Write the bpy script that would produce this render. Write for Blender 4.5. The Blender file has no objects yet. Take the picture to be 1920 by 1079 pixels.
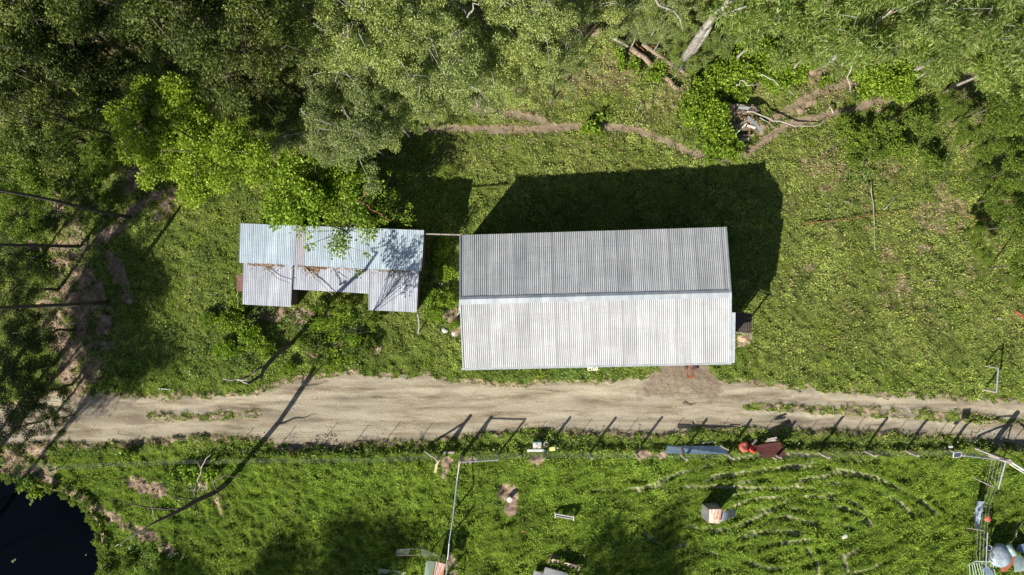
import bpy, math, random
import numpy as np

# ------------------------------------------------------------------ camera, sky, sun
sc = bpy.context.scene
H = 43.5                       # flying height of the camera
K = H * 1.5 / 1920.0           # metres of ground per photo pixel
cd = bpy.data.cameras.new('camera'); cam = bpy.data.objects.new('camera', cd)
sc.collection.objects.link(cam)
cam.location = (0, 0, H); cam.rotation_euler = (0, 0, 0)
cd.lens = 24; cd.sensor_width = 36; cd.clip_start = 0.5; cd.clip_end = 3000
sc.camera = cam

SX, SY = 0.62, 0.785           # direction in which shadows fall
ELEV = math.radians(32.5)
w = bpy.data.worlds.new('World'); sc.world = w; w.use_nodes = True
wn = w.node_tree.nodes; wl = w.node_tree.links
sky = wn.new('ShaderNodeTexSky'); sky.sky_type = 'NISHITA'; sky.sun_disc = False
sky.sun_elevation = ELEV; sky.sun_rotation = math.atan2(-SX, -SY)
wl.new(sky.outputs[0], wn['Background'].inputs['Color'])
wn['Background'].inputs['Strength'].default_value = 0.052
ld = bpy.data.lights.new('sun', 'SUN'); sun = bpy.data.objects.new('sun', ld)
sc.collection.objects.link(sun)
ld.energy = 5.0; ld.angle = math.radians(0.5); ld.color = (1.0, 0.95, 0.84)
from mathutils import Vector
sdir = Vector((-SX*math.cos(ELEV), -SY*math.cos(ELEV), math.sin(ELEV)))
sun.rotation_euler = sdir.to_track_quat('Z', 'Y').to_euler()
sun.location = (0, 0, 60)
sc.view_settings.view_transform = 'Standard'; sc.view_settings.look = 'None'
sc.view_settings.gamma = 1; sc.view_settings.exposure = 0.83
sc.cycles.max_bounces = 6; sc.cycles.diffuse_bounces = 3; sc.cycles.transparent_max_bounces = 4

# ------------------------------------------------------------------ helpers
rng = np.random.default_rng(7); random.seed(7)
def px2g(px, py): return ((px-960)*K, (539.5-py)*K)
_tabs = {}
def vn(x, y, seed=0):
    if seed not in _tabs: _tabs[seed] = np.random.default_rng(1000+seed).random((256, 256))
    t = _tabs[seed]
    xi = np.floor(x).astype(int); yi = np.floor(y).astype(int)
    fx = x-xi; fy = y-yi; fx = fx*fx*(3-2*fx); fy = fy*fy*(3-2*fy)
    a = t[xi & 255, yi & 255]; b = t[(xi+1) & 255, yi & 255]
    c = t[xi & 255, (yi+1) & 255]; d = t[(xi+1) & 255, (yi+1) & 255]
    return (a*(1-fx)+b*fx)*(1-fy)+(c*(1-fx)+d*fx)*fy
def fbm(x, y, seed=0, o=3):
    s = 0; a = 1; n = 0
    for i in range(o):
        s = s+a*vn(x*2**i+i*17.3, y*2**i-i*9.1, seed+i); n += a; a *= .5
    return s/n
def sm(a, b, x):
    t = np.clip((x-a)/(b-a), 0, 1); return t*t*(3-2*t)
def pdist(X, Y, pts):
    """distance (photo px) to a polyline given in photo px"""
    best = np.full(np.shape(X), 1e9)
    for (x0, y0), (x1, y1) in zip(pts[:-1], pts[1:]):
        dx, dy = x1-x0, y1-y0
        t = np.clip(((X-x0)*dx+(Y-y0)*dy)/(dx*dx+dy*dy+1e-9), 0, 1)
        best = np.minimum(best, np.hypot(X-x0-t*dx, Y-y0-t*dy))
    return best
def pdist_s(X, Y, pts, pad=60):
    """same, only evaluated near the polyline"""
    p = np.array(pts); r = np.full(np.shape(X), 1e9)
    m = (X > p[:, 0].min()-pad) & (X < p[:, 0].max()+pad) & (Y > p[:, 1].min()-pad) & (Y < p[:, 1].max()+pad)
    r[m] = pdist(X[m], Y[m], pts); return r

# ------------------------------------------------------------------ terrain functions (photo px -> masks, height)
ROAD_T = ([-300, 0, 95, 200, 300, 400, 480, 560, 600, 700, 800, 860, 900, 1000, 1100, 1215, 1330, 1375, 1440, 1620, 1800, 1920, 2300],
          [770, 762, 743, 744, 747, 744, 738, 716, 707, 702, 707, 719, 722, 722, 716, 708, 708, 716, 725, 739, 749, 758, 775])
ROAD_B = ([-300, 0, 60, 200, 300, 370, 480, 520, 600, 680, 760, 860, 950, 1050, 1200, 1300, 1440, 1600, 1800, 1920, 2300],
          [850, 835, 828, 831, 823, 816, 819, 835, 838, 828, 829, 819, 806, 806, 813, 806, 803, 806, 817, 838, 880])
POND = ([860, 893, 903, 915, 930, 955, 990, 1040, 1079, 1150, 1230], [-300, -60, 25, 62, 110, 155, 180, 191, 189, 150, -100])
PATHS = [[(690, 232), (780, 243), (845, 240), (925, 243), (1000, 243), (1045, 240), (1130, 238), (1190, 243), (1240, 262), (1300, 290), (1355, 298), (1395, 291), (1425, 272), (1450, 252), (1480, 232)],
         [(1450, 225), (1480, 205), (1520, 180), (1560, 165), (1610, 150)],
         [(1480, 232), (1530, 222), (1590, 208), (1640, 192), (1690, 178)],
         [(1810, 145), (1850, 155), (1900, 160), (1990, 175)],
         [(540, 258), (570, 252), (600, 258)], [(880, 204), (960, 214), (1020, 226)]]
DIRTS = [([(262, 320), (240, 350)], 16), ([(300, 365), (250, 395), (190, 450), (150, 470)], 11), ([(150, 470), (130, 520), (150, 600), (170, 680)], 26),
         ([(110, 380), (130, 430), (120, 480)], 30), ([(150, 520), (180, 560)], 34), ([(330, 370), (300, 400)], 16), ([(180, 600), (150, 690), (130, 730)], 46), ([(90, 560), (110, 640)], 24), ([(40, 380), (60, 460)], 14), ([(210, 480), (240, 560)], 14), ([(535, 290), (560, 270), (580, 262)], 12),
         ([(20, 860), (70, 850), (85, 880)], 22), ([(0, 884), (60, 886), (130, 922), (190, 955), (240, 985), (290, 1012), (325, 1035)], 9),
         ([(240, 905), (300, 920)], 14), ([(350, 915), (385, 912)], 9), ([(400, 925), (415, 965)], 7), ([(955, 918), (952, 950)], 18),
         ([(840, 862), (833, 890)], 8), ([(868, 862), (890, 860)], 9), ([(1003, 856), (1010, 862)], 9), ([(1195, 851), (1240, 851)], 7),
         ([(1035, 1050), (1075, 1058)], 9), ([(845, 1050), (850, 1090)], 11), ([(820, 525), (835, 535)], 10), ([(830, 590), (850, 585), (850, 620)], 11),
         ([(520, 590), (560, 600), (600, 590)], 18), ([(590, 660), (650, 640), (700, 660)], 14), ([(475, 595), (500, 590)], 8),
         ([(1395, 636), (1395, 632)], 13), ([(1060, 60), (1130, 60)], 9), ([(1230, 100), (1300, 150), (1270, 130)], 16), ([(1300, 60), (1330, 90)], 7),
         ([(1500, 130), (1540, 140), (1600, 130)], 12), ([(1640, 90), (1670, 95)], 16), ([(1520, 190), (1470, 215)], 12), ([(1395, 215), (1430, 240)], 14),
         ]
ARCS = [[(1110, 918), (1150, 917), (1215, 912), (1262, 903), (1300, 894), (1345, 888), (1400, 889), (1440, 878), (1500, 866), (1580, 860), (1640, 861), (1680, 868), (1708, 884)],
        [(1240, 916), (1310, 912), (1380, 912), (1450, 914), (1520, 912)],
        [(1228, 967), (1262, 980), (1305, 990), (1345, 995), (1390, 984), (1435, 962), (1475, 942)],
        [(1478, 931), (1515, 929), (1555, 933), (1590, 938)], [(1590, 938), (1612, 948), (1625, 962)],
        [(1448, 990), (1485, 984), (1525, 977), (1565, 980), (1600, 990)],
        [(1208, 1000), (1230, 1015), (1258, 1025), (1290, 1021)], [(1225, 1045), (1262, 1037), (1300, 1031), (1345, 1040)],
        [(1514, 1028), (1530, 1052), (1538, 1085)], [(1552, 1022), (1580, 1045), (1590, 1072)], [(1385, 1008), (1440, 995), (1500, 1000)],
        [(1450, 935), (1470, 925), (1500, 900), (1560, 885), (1640, 893)], [(1400, 1040), (1450, 1020), (1520, 1012)]]
import math as _m
for rx_, a0_, a1_ in ((62, 190, 350), (100, 205, 330), (138, 195, 352), (175, 215, 300), (182, 20, 95), (215, 205, 345), (255, 225, 350), (300, 215, 300), (120, 20, 130), (240, 25, 80)):
    ARCS.append([(1478+rx_*1.15*_m.cos(_m.radians(t)), 1003+rx_*.50*_m.sin(_m.radians(t))+4*_m.sin(t*.07+rx_)) for t in range(a0_, a1_+1, 9)])
STRIPES = [[(285, 779), (380, 783), (480, 775)], [(1400, 762), (1480, 765), (1560, 768), (1640, 772), (1720, 775), (1790, 780), (1835, 787), (1920, 793), (2000, 800)],
           [(1560, 771), (1700, 778), (1790, 785)]]
def masks(PX, PY):
    m = {}
    x = (PX-960)*K; y = (539.5-PY)*K
    wob = (fbm(x*1.1, y*1.1, 3, 4)-.5)*16; wob2 = (fbm(x*4.5, y*4.5, 12, 3)-.5)*14; brk = sm(.36, .56, fbm(x*1.9, y*1.9, 14, 4))
    t = np.interp(PX, *ROAD_T); b = np.interp(PX, *ROAD_B)
    e = np.minimum(PY-t, b-PY)+wob+wob2
    road = sm(-4, 5, e)
    # bare apron in front of the big shed door
    ap = np.minimum(np.minimum(PX-(1228-(PY-690)*.5), (1336+(PY-690)*.7)-PX), np.minimum(PY-672, 745-PY))+wob*2.2+wob2*2
    apron = sm(-9, 10, ap)
    road = np.maximum(road, apron)
    for s in STRIPES:
        d = pdist_s(PX, PY, s, 40)
        road = road*(1-.85*sm(14, 2, d+wob*.7+wob2*.6)*sm(.2, .42, fbm(x*1.6, y*2.6, 9, 3)))
    m['road'] = road; m['apron'] = apron
    path = np.zeros_like(road)
    for p in PATHS:
        d = pdist_s(PX, PY, p, 40); path = np.maximum(path, sm(11, 3, d+wob*.45+wob2*.8)*(.9+.1*brk))
    m['path'] = path
    dirt = np.zeros_like(road)
    for p, r in DIRTS:
        d = pdist_s(PX, PY, p, 60); dirt = np.maximum(dirt, sm(r*1.6, r*.3, d+wob+wob2*.7)*(.45+.55*brk))
    arc = np.zeros_like(road); berm = np.zeros_like(road)
    for i, p in enumerate(ARCS):
        d = pdist_s(PX, PY, p, 30); q = .42+.58*sm(.33, .62, fbm(x*.6, y*.6, 40+i, 2)); arc = np.maximum(arc, sm(6.5, 0.5, d+wob2*.35)*q*(.86+.14*np.sin(x*21+y*9))); berm = np.maximum(berm, np.exp(-((d-9)/3.5)**2)*q)
    m['arc'] = arc; m['berm'] = berm
    # leaf litter under the wood
    wood = sm(330, 150, PY)*.75+sm(330, 120, PX)*sm(700, 560, PY)*.35
    litter = sm(.52, .68, fbm(x*.45, y*.45, 21, 4)+wood*.16-.03)
    right = sm(1460, 1500, PX)*sm(640, 520, PY)+.5*sm(1400, 1500, PX)*sm(780, 640, PY)
    litter = np.maximum(litter*np.clip(wood+.1, 0, 1), right*sm(.53, .68, fbm(x*.8, y*.8, 25, 4))*.6)
    m['litter'] = np.clip(litter, 0, 1)*(1-road)
    t = np.interp(PX, *ROAD_T); b = np.interp(PX, *ROAD_B)
    fringe = sm(-16, -2, e)*(1-road)*sm(.34, .52, fbm(x*2.3, y*2.3, 16, 4))
    m['dirt'] = np.maximum(dirt, fringe*.75)
    u = (PY-t)/(b-t); amt = np.maximum(sm(620, 480, PX), sm(1340, 1480, PX))*.75+.25
    m['wear'] = np.clip((np.exp(-((u-.52+.1*(fbm(x*.2, y*0, 18, 2)-.5))/.11)**2)*amt+sm(.09, .0, u)*.8+sm(.88, 1.0, u)*.9)*(.4+.9*fbm(x*.8, y*2.5, 19, 3)), 0, 1)
    pd = (np.interp(PY, *POND)-PX)*K+ (fbm(x*.9, y*.9, 31, 3)-.5)*.9
    pd = np.minimum(pd, (PX+38)*K)
    pd = np.where((PY < 880) | (PY > 1235), -5, pd)
    m['pond'] = pd
    m['pad'] = sm(850, 862, PY)*sm(862, 880, PX)
    m['lush'] = np.clip(sm(840, 870, PY)*.9+sm(640, 700, PY)*.3+sm(330, 380, PY)*sm(1460, 1380, PX)*.25, 0, 1)
    return m
def height(PX, PY, m=None):
    if m is None: m = masks(PX, PY)
    x = (PX-960)*K; y = (539.5-PY)*K
    hard = np.clip(np.maximum(m['road'], m['path']*.9), 0, 1)
    g = 1-hard
    z = (fbm(x*.16, y*.16, 50, 2)-.5)*.12*(1-m['road'])
    xr, yr = x*.8+y*.6, -x*.6+y*.8
    tus = fbm(x*2.6, y*2.6, 55, 3)
    tus2 = fbm(xr*1.5, yr*3.4, 60, 3)
    pad = m['pad']
    z = z+g*(.17+.11*m['lush'])*(tus-.5)*(1-pad)*1.6+g*pad*(.46*(tus2-.5)+.34*(fbm(xr*.7, yr*1.7, 64, 2)-.5))+g*.03
    z = z+hard*.018*(fbm(x*1.0, y*3.0, 70, 3)-.5)*2+m['apron']*.05*(fbm(xr*6, yr*2.2, 74, 2)-.5)
    for s in (1,):
        t = np.interp(PX, *ROAD_T); b = np.interp(PX, *ROAD_B)
        u = (PY-t)/(b-t)
        z = z-.035*m['road']*np.exp(-((u-.27)/.12)**2)-.035*m['road']*np.exp(-((u-.73)/.12)**2)
    z = z-.13*m['arc']+.05*m['arc']*np.sin((x*.8+y*.6)*19)+.10*m['berm']
    # low bank along the south edge of the road
    z = z+.16*sm(833, 822, PY)*0 + .10*g*np.exp(-((PY-(np.interp(PX, *ROAD_B)+12))/9)**2)
    fy = np.interp(PX, [-300, 0, 500, 860, 1100, 1850, 2300], [872, 868, 857, 848, 845, 842, 860]); fb = PY-fy+(fbm(x*1.2, y*1.2, 62, 2)-.5)*8
    z = z+.34*sm(-14, -1, fb)*sm(120, 10, fb)*sm(330, 480, PX)
    z = z-1.3*sm(-.9, 1.6, m['pond'])
    edge = sm(1050, 1180, np.abs(PX-960))+sm(640, 740, np.abs(PY-540))
    return z*(1-np.clip(edge, 0, 1)*(m['pond'] < -1))
def hz(px, py):
    return float(height(np.array([float(px)]), np.array([float(py)]))[0])
def gp(px, py, h=0.0, base=None):
    """world point that stands h metres above the ground and is seen at photo pixel px,py"""
    z = (0 if base is None else base)+h
    f = (H-z)/H
    gx, gy = 960+(px-960)*f, 539.5+(py-539.5)*f
    g = hz(gx, gy) if base is None else 0
    return Vector(((px-960)*K*f, (539.5-py)*K*f, z+g))

# ------------------------------------------------------------------ materials
def mat(name): 
    m = bpy.data.materials.new(name); m.use_nodes = True
    return m, m.node_tree.nodes, m.node_tree.links, m.node_tree.nodes['Principled BSDF']
def ramp(n, stops):
    r = n.new('ShaderNodeValToRGB'); e = r.color_ramp.elements
    while len(e) < len(stops): e.new(.5)
    for i, (p, c) in enumerate(stops): e[i].position = p; e[i].color = (*c, 1) if len(c) == 3 else c
    return r
def noise(n, l, co, scale, det=4, rough=.6, dim=None):
    t = n.new('ShaderNodeTexNoise'); t.inputs['Scale'].default_value = scale
    t.inputs['Detail'].default_value = det; t.inputs['Roughness'].default_value = rough
    l.new(co, t.inputs['Vector']); return t
def mixc(n, l, f, a, b, mode='MIX'):
    m = n.new('ShaderNodeMix'); m.data_type = 'RGBA'; m.blend_type = mode
    for v, i in ((f, 0), (a, 6), (b, 7)):
        if isinstance(v, (int, float)): m.inputs[i].default_value = v
        elif isinstance(v, tuple): m.inputs[i].default_value = (*v, 1)
        else: l.new(v, m.inputs[i])
    return m.outputs[2]
def mth(n, l, op, a, b=0.0, c=0.0):
    m = n.new('ShaderNodeMath'); m.operation = op
    for i, v in enumerate((a, b, c)):
        if isinstance(v, (int, float)): m.inputs[i].default_value = v
        else: l.new(v, m.inputs[i])
    return m.outputs[0]

def ground_material():
    m, n, l, b = mat('ground')
    geo = n.new('ShaderNodeNewGeometry'); P = geo.outputs['Position']
    def at(name):
        a = n.new('ShaderNodeAttribute'); a.attribute_name = name; return a.outputs['Fac']
    road, dirt, lush, apron, arc = at('road'), at('dirt'), at('lush'), at('apron'), at('arc')
    n1 = noise(n, l, P, .35, 4); n2 = noise(n, l, P, 2.5, 5, .7); n3 = noise(n, l, P, 14, 3, .7)
    dry = ramp(n, [(.3, (.035, .055, .010)), (.5, (.085, .11, .025)), (.7, (.15, .16, .05))])
    l.new(n2.outputs[0], dry.inputs[0])
    wet = ramp(n, [(.3, (.022, .045, .004)), (.5, (.065, .11, .008)), (.72, (.12, .17, .018))])
    l.new(n2.outputs[0], wet.inputs[0])
    gr = mixc(n, l, lush, dry.outputs[0], wet.outputs[0])
    hv = ramp(n, [(.35, (.6, .65, .5)), (.65, (1.25, 1.2, 1.1))]); l.new(n1.outputs[0], hv.inputs[0])
    gr = mixc(n, l, 1.0, gr, hv.outputs[0], 'MULTIPLY')
    pa = at('path'); soil = ramp(n, [(.3, (.12, .08, .055)), (.5, (.27, .195, .14)), (.7, (.44, .34, .25))]); l.new(n2.outputs[0], soil.inputs[0])
    n5 = noise(n, l, P, 7, 3, .8)
    dm = mth(n, l, 'ADD', dirt, mth(n, l, 'MULTIPLY', mth(n, l, 'SUBTRACT', n5.outputs[0], .5), 1.2))
    dmr = ramp(n, [(.42, (0, 0, 0)), (.62, (1, 1, 1))]); l.new(dm, dmr.inputs[0])
    c = mixc(n, l, dmr.outputs[0], gr, soil.outputs[0]); c = mixc(n, l, mth(n, l, 'MULTIPLY', pa, .6), c, (.22, .18, .12))
    # road: tan dirt, streaked along its length
    mp = n.new('ShaderNodeMapping'); mp.inputs['Scale'].default_value = (.22, 1.5, 1); l.new(P, mp.inputs['Vector'])
    n6 = noise(n, l, mp.outputs[0], 1.2, 6, .65)
    rd = ramp(n, [(.30, (.13, .10, .07)), (.42, (.26, .215, .15)), (.52, (.365, .315, .23)), (.70, (.46, .405, .305))]); l.new(n6.outputs[0], rd.inputs[0])
    gy = noise(n, l, P, .3, 3); gyr = ramp(n, [(.5, (0, 0, 0)), (.68, (1, 1, 1))]); l.new(gy.outputs[0], gyr.inputs[0])
    rc = mixc(n, l, mth(n, l, 'MULTIPLY', gyr.outputs[0], .35), rd.outputs[0], (.27, .255, .225))
    n7 = noise(n, l, P, 30, 2, .8); sp = ramp(n, [(.30, (.45, .42, .4)), (.42, (1, 1, 1)), (.66, (1, 1, 1)), (.78, (1.35, 1.35, 1.3))]); l.new(n7.outputs[0], sp.inputs[0])
    rc = mixc(n, l, 1.0, rc, sp.outputs[0], 'MULTIPLY')
    rc = mixc(n, l, mth(n, l, 'MULTIPLY', at('wear'), .8), rc, (.18, .145, .105))
    ac = ramp(n, [(.3, (.075, .052, .038)), (.6, (.23, .172, .12))]); l.new(n5.outputs[0], ac.inputs[0])
    rc = mixc(n, l, mth(n, l, 'MULTIPLY', apron, .7), rc, ac.outputs[0])
    rm = mth(n, l, 'ADD', road, mth(n, l, 'MULTIPLY', mth(n, l, 'SUBTRACT', n5.outputs[0], .5), .9))
    rmr = ramp(n, [(.42, (0, 0, 0)), (.6, (1, 1, 1))]); l.new(rm, rmr.inputs[0])
    c = mixc(n, l, rmr.outputs[0], c, rc)
    am = ramp(n, [(.35, (0, 0, 0)), (.8, (1, 1, 1))]); l.new(mth(n, l, 'MULTIPLY', arc, mth(n, l, 'ADD', n5.outputs[0], .5)), am.inputs[0])
    c = mixc(n, l, mth(n, l, 'MULTIPLY', am.outputs[0], .75), c, (.40, .37, .24))
    v = noise(n, l, P, 22, 2, .8); vr = ramp(n, [(.3, (.6, .6, .6)), (.7, (1.4, 1.4, 1.4))]); l.new(v.outputs[0], vr.inputs[0])
    c = mixc(n, l, .6, c, vr.outputs[0], 'MULTIPLY')
    l.new(c, b.inputs['Base Color']); b.inputs['Roughness'].default_value = .9
    b.inputs['Specular IOR Level'].default_value = .15
    bp = n.new('ShaderNodeBump'); bp.inputs['Strength'].default_value = .8; bp.inputs['Distance'].default_value = .05
    l.new(n3.outputs[0], bp.inputs['Height']); l.new(bp.outputs[0], b.inputs['Normal'])
    return m
M_GROUND = ground_material()

def leaf_material(name, cols, trans=.35, rough=.5, spec=.4, attr=None, objvar=.25, brown=0.0):
    """leaf colours picked per leaf and per plant; cols = three greens"""
    m, n, l, b = mat(name)
    geo = n.new('ShaderNodeNewGeometry'); oi = n.new('ShaderNodeObjectInfo')
    st = [(i/(len(cols)-1)*.9+.05, c) for i, c in enumerate(cols)]
    r = ramp(n, st); l.new(geo.outputs['Random Per Island'], r.inputs[0])
    c = r.outputs[0]
    if attr:
        a = n.new('ShaderNodeAttribute'); a.attribute_name = attr
        c = mixc(n, l, 1.0, c, a.outputs['Color'], 'MULTIPLY')
    if objvar:
        ov = ramp(n, [(0, (1-objvar, 1-objvar, 1-objvar)), (.5, (1, 1, .9)), (1, (1+objvar, 1+objvar*.8, 1-objvar*.3))])
        l.new(oi.outputs['Random'], ov.inputs[0]); c = mixc(n, l, 1.0, c, ov.outputs[0], 'MULTIPLY')
    if brown:
        f = mth(n, l, 'LESS_THAN', mth(n, l, 'FRACT', mth(n, l, 'MULTIPLY', geo.outputs['Random Per Island'], 37.7)), brown)
        c = mixc(n, l, f, c, (.22, .13, .07))
    l.new(c, b.inputs['Base Color']); b.inputs['Roughness'].default_value = rough
    b.inputs['Specular IOR Level'].default_value = spec
    tr = n.new('ShaderNodeBsdfTranslucent'); l.new(mixc(n, l, 1.0, c, (1.1, 1.3, .5), 'MULTIPLY'), tr.inputs[0])
    mx = n.new('ShaderNodeMixShader'); mx.inputs[0].default_value = trans
    l.new(b.outputs[0], mx.inputs[1]); l.new(tr.outputs[0], mx.inputs[2])
    l.new(mx.outputs[0], n['Material Output'].inputs[0])
    return m
def simple(name, c1, c2, scale=6, rough=.7, metal=0.0, stretch=(1, 1, 1), bump=.3, c3=None, spec=.3):
    m, n, l, b = mat(name)
    tc = n.new('ShaderNodeTexCoord'); mp = n.new('ShaderNodeMapping'); mp.inputs['Scale'].default_value = stretch
    l.new(tc.outputs['Object'], mp.inputs[0])
    t = noise(n, l, mp.outputs[0], scale, 5, .7)
    st = [(.35, c1), (.62, c2)] if c3 is None else [(.3, c1), (.5, c2), (.68, c3)]
    r = ramp(n, st); l.new(t.outputs[0], r.inputs[0]); l.new(r.outputs[0], b.inputs['Base Color'])
    b.inputs['Roughness'].default_value = rough; b.inputs['Metallic'].default_value = metal
    b.inputs['Specular IOR Level'].default_value = spec
    bp = n.new('ShaderNodeBump'); bp.inputs['Strength'].default_value = bump; bp.inputs['Distance'].default_value = .02
    l.new(t.outputs[0], bp.inputs['Height']); l.new(bp.outputs[0], b.inputs['Normal'])
    return m
def iron(name, base, stain, sheet=.76, var=.12, rough=.5, metal=.35, rust=0.0, rustc=(.32, .09, .03), groove=0.0):
    """weathered corrugated iron; uv is in metres across / along the sheets"""
    m, n, l, b = mat(name)
    uv = n.new('ShaderNodeUVMap'); uv.uv_map = 'UVMap'
    sx = n.new('ShaderNodeSeparateXYZ'); l.new(uv.outputs[0], sx.inputs[0])
    fl = mth(n, l, 'FLOOR', mth(n, l, 'DIVIDE', sx.outputs[0], sheet))
    wn_ = n.new('ShaderNodeTexWhiteNoise'); wn_.noise_dimensions = '1D'; l.new(fl, wn_.inputs['W'])
    mp = n.new('ShaderNodeMapping'); mp.inputs['Scale'].default_value = (4.0, .28, 1); l.new(uv.outputs[0], mp.inputs[0])
    t = noise(n, l, mp.outputs[0], 1.0, 6, .7)
    r = ramp(n, [(.32, stain), (.6, base)]); l.new(t.outputs[0], r.inputs[0])
    vr = ramp(n, [(0, (1-var, 1-var, 1-var*.8)), (1, (1+var, 1+var, 1+var))]); l.new(wn_.outputs['Value'], vr.inputs[0])
    c = mixc(n, l, 1.0, r.outputs[0], vr.outputs[0], 'MULTIPLY')
    lp_ = mth(n, l, 'LESS_THAN', mth(n, l, 'FRACT', mth(n, l, 'DIVIDE', sx.outputs[0], sheet)), .05)
    c = mixc(n, l, mth(n, l, 'MULTIPLY', lp_, .45), c, (.12, .12, .12))
    bl = noise(n, l, uv.outputs[0], .5, 5, .75); blr = ramp(n, [(.4, (.88, .88, .88)), (.6, (1.05, 1.05, 1.05))]); l.new(bl.outputs[0], blr.inputs[0])
    c = mixc(n, l, 1.0, c, blr.outputs[0], 'MULTIPLY')
    # lap lines across, with their screw rows
    ln = mth(n, l, 'LESS_THAN', mth(n, l, 'FRACT', mth(n, l, 'DIVIDE', sx.outputs[1], .95)), .022)
    c = mixc(n, l, mth(n, l, 'MULTIPLY', ln, .35), c, (.25, .22, .2))
    t2 = noise(n, l, uv.outputs[0], 5, 4, .8); rr = ramp(n, [(.68, (0, 0, 0)), (.76, (1, 1, 1))]); l.new(t2.outputs[0], rr.inputs[0])
    c = mixc(n, l, mth(n, l, 'MULTIPLY', rr.outputs[0], .35), c, (.2, .19, .18))
    if rust:
        mp2 = n.new('ShaderNodeMapping'); mp2.inputs['Scale'].default_value = (9, 1.2, 1); l.new(uv.outputs[0], mp2.inputs[0])
        t3 = noise(n, l, mp2.outputs[0], 1.0, 5, .7); r3 = ramp(n, [(.62-rust*.3, (0, 0, 0)), (.68-rust*.2, (1, 1, 1))]); l.new(t3.outputs[0], r3.inputs[0])
        c = mixc(n, l, r3.outputs[0], c, rustc)
    l.new(c, b.inputs['Base Color']); b.inputs['Metallic'].default_value = metal; b.inputs['Roughness'].default_value = rough
    return m
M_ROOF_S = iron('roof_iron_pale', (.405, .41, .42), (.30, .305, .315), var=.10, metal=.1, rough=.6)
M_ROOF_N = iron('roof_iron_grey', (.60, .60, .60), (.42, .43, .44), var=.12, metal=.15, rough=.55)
M_ROOF_B = iron('roof_iron_bluish', (.46, .54, .61), (.31, .38, .44), var=.08, metal=.3, rough=.45)
M_ROOF_G = iron('roof_iron_lavender', (.46, .48, .54), (.31, .32, .37), var=.10, metal=.25, rough=.5)
M_ROOF_P = iron('roof_iron_dull', (.38, .36, .39), (.27, .26, .29), metal=.2)
M_RUSTY = iron('iron_rust_streaked', (.62, .56, .52), (.4, .3, .25), rust=.55, metal=.2, rustc=(.42, .13, .04))
M_BROWN = iron('iron_brown', (.075, .05, .04), (.035, .025, .02), metal=.1)
M_WALLIRON = iron('wall_iron', (.42, .43, .44), (.25, .24, .23), metal=.3, rust=.15)
M_FLASH = simple('flashing', (.32, .36, .40), (.46, .48, .5), 3, .5, .1, bump=.1)
M_RIDGE = simple('ridge_metal', (.30, .34, .38), (.46, .48, .5), 2.0, .5, .2, (1, .25, 1), bump=.1)
M_WOOD = simple('weathered_timber', (.16, .13, .115), (.42, .38, .34), 9, .85, 0, (1, 1, .3), .5)
M_WOODD = simple('dark_timber', (.05, .04, .035), (.16, .13, .11), 9, .85)
M_WOODT = simple('tan_timber', (.34, .24, .16), (.55, .43, .31), 9, .8)
M_LOG = simple('log_bark', (.07, .045, .032), (.24, .175, .13), 9, .9, 0, (1, 1, 1), .6, (.36, .30, .25))
M_BARK = simple('trunk_bark', (.045, .035, .028), (.13, .105, .085), 6, .9, bump=.6)
M_PALEBARK = simple('pale_bark', (.10, .085, .07), (.36, .34, .30), 4, .8, 0, (1.6, 1.6, .6), .5)
M_TWIG = simple('bleached_branch', (.24, .21, .18), (.45, .42, .38), 8, .8)
M_REDWOOD = simple('red_branch', (.13, .05, .025), (.27, .12, .065), 8, .7)
M_PIPE = simple('galvanised_pipe', (.26, .29, .33), (.42, .45, .49), 8, .4, .4, bump=.05)
M_WIRE = simple('fence_wire', (.3, .31, .3), (.5, .52, .5), 8, .5, .5, bump=0)
M_STEEL = simple('dark_steel', (.05, .05, .055), (.13, .12, .12), 8, .5, .4, bump=.1)
M_RUST = simple('rusty_steel', (.13, .035, .02), (.30, .10, .05), 9, .8, .1)
M_WHITE = simple('white_paint', (.45, .44, .41), (.64, .63, .6), 10, .6, bump=.1)
M_BLUE = simple('blue_grey_sheet', (.15, .23, .30), (.25, .34, .43), 3, .45, .3, bump=.1)
M_BLUETOP = simple('deep_blue_lid', (.02, .09, .16), (.04, .15, .24), 5, .5)
M_RED = simple('orange_red_plastic', (.32, .04, .03), (.50, .12, .08), 6, .55, bump=.3, c3=(.55, .25, .16))
M_MAROON = simple('maroon_sheet', (.035, .006, .005), (.07, .014, .010), 4, .7)
M_YEL = simple('pale_yellow_plastic', (.5, .6, .15), (.72, .8, .3), 8, .5)
M_CREAM = simple('cream_paint', (.6, .58, .42), (.8, .78, .62), 10, .7)
M_ROCK = simple('pale_rock', (.4, .38, .34), (.68, .66, .62), 6, .9)
M_HOLE_SHADE = simple('hole_shade', (.01, .01, .01), (.025, .02, .02), 5, .8)
M_PANEL = simple('solar_cells', (.03, .045, .08), (.07, .09, .14), 3, .25, .2, bump=0)
M_TANK = simple('white_blue_enamel', (.13, .19, .25), (.38, .43, .48), 1.5, .35, .1, bump=.05)
M_TEAL = simple('pale_green_metal', (.28, .40, .36), (.48, .54, .51), 3, .35, .3, bump=.1)
M_GREENRAIL = simple('green_grey_rail', (.25, .34, .26), (.45, .55, .44), 8, .6)
M_FABRIC = simple('faded_blue_fabric', (.10, .13, .17), (.34, .40, .50), 5, .85, bump=.6)
M_NET = simple('shade_netting', (.12, .16, .11), (.24, .30, .22), 30, .8)

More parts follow.
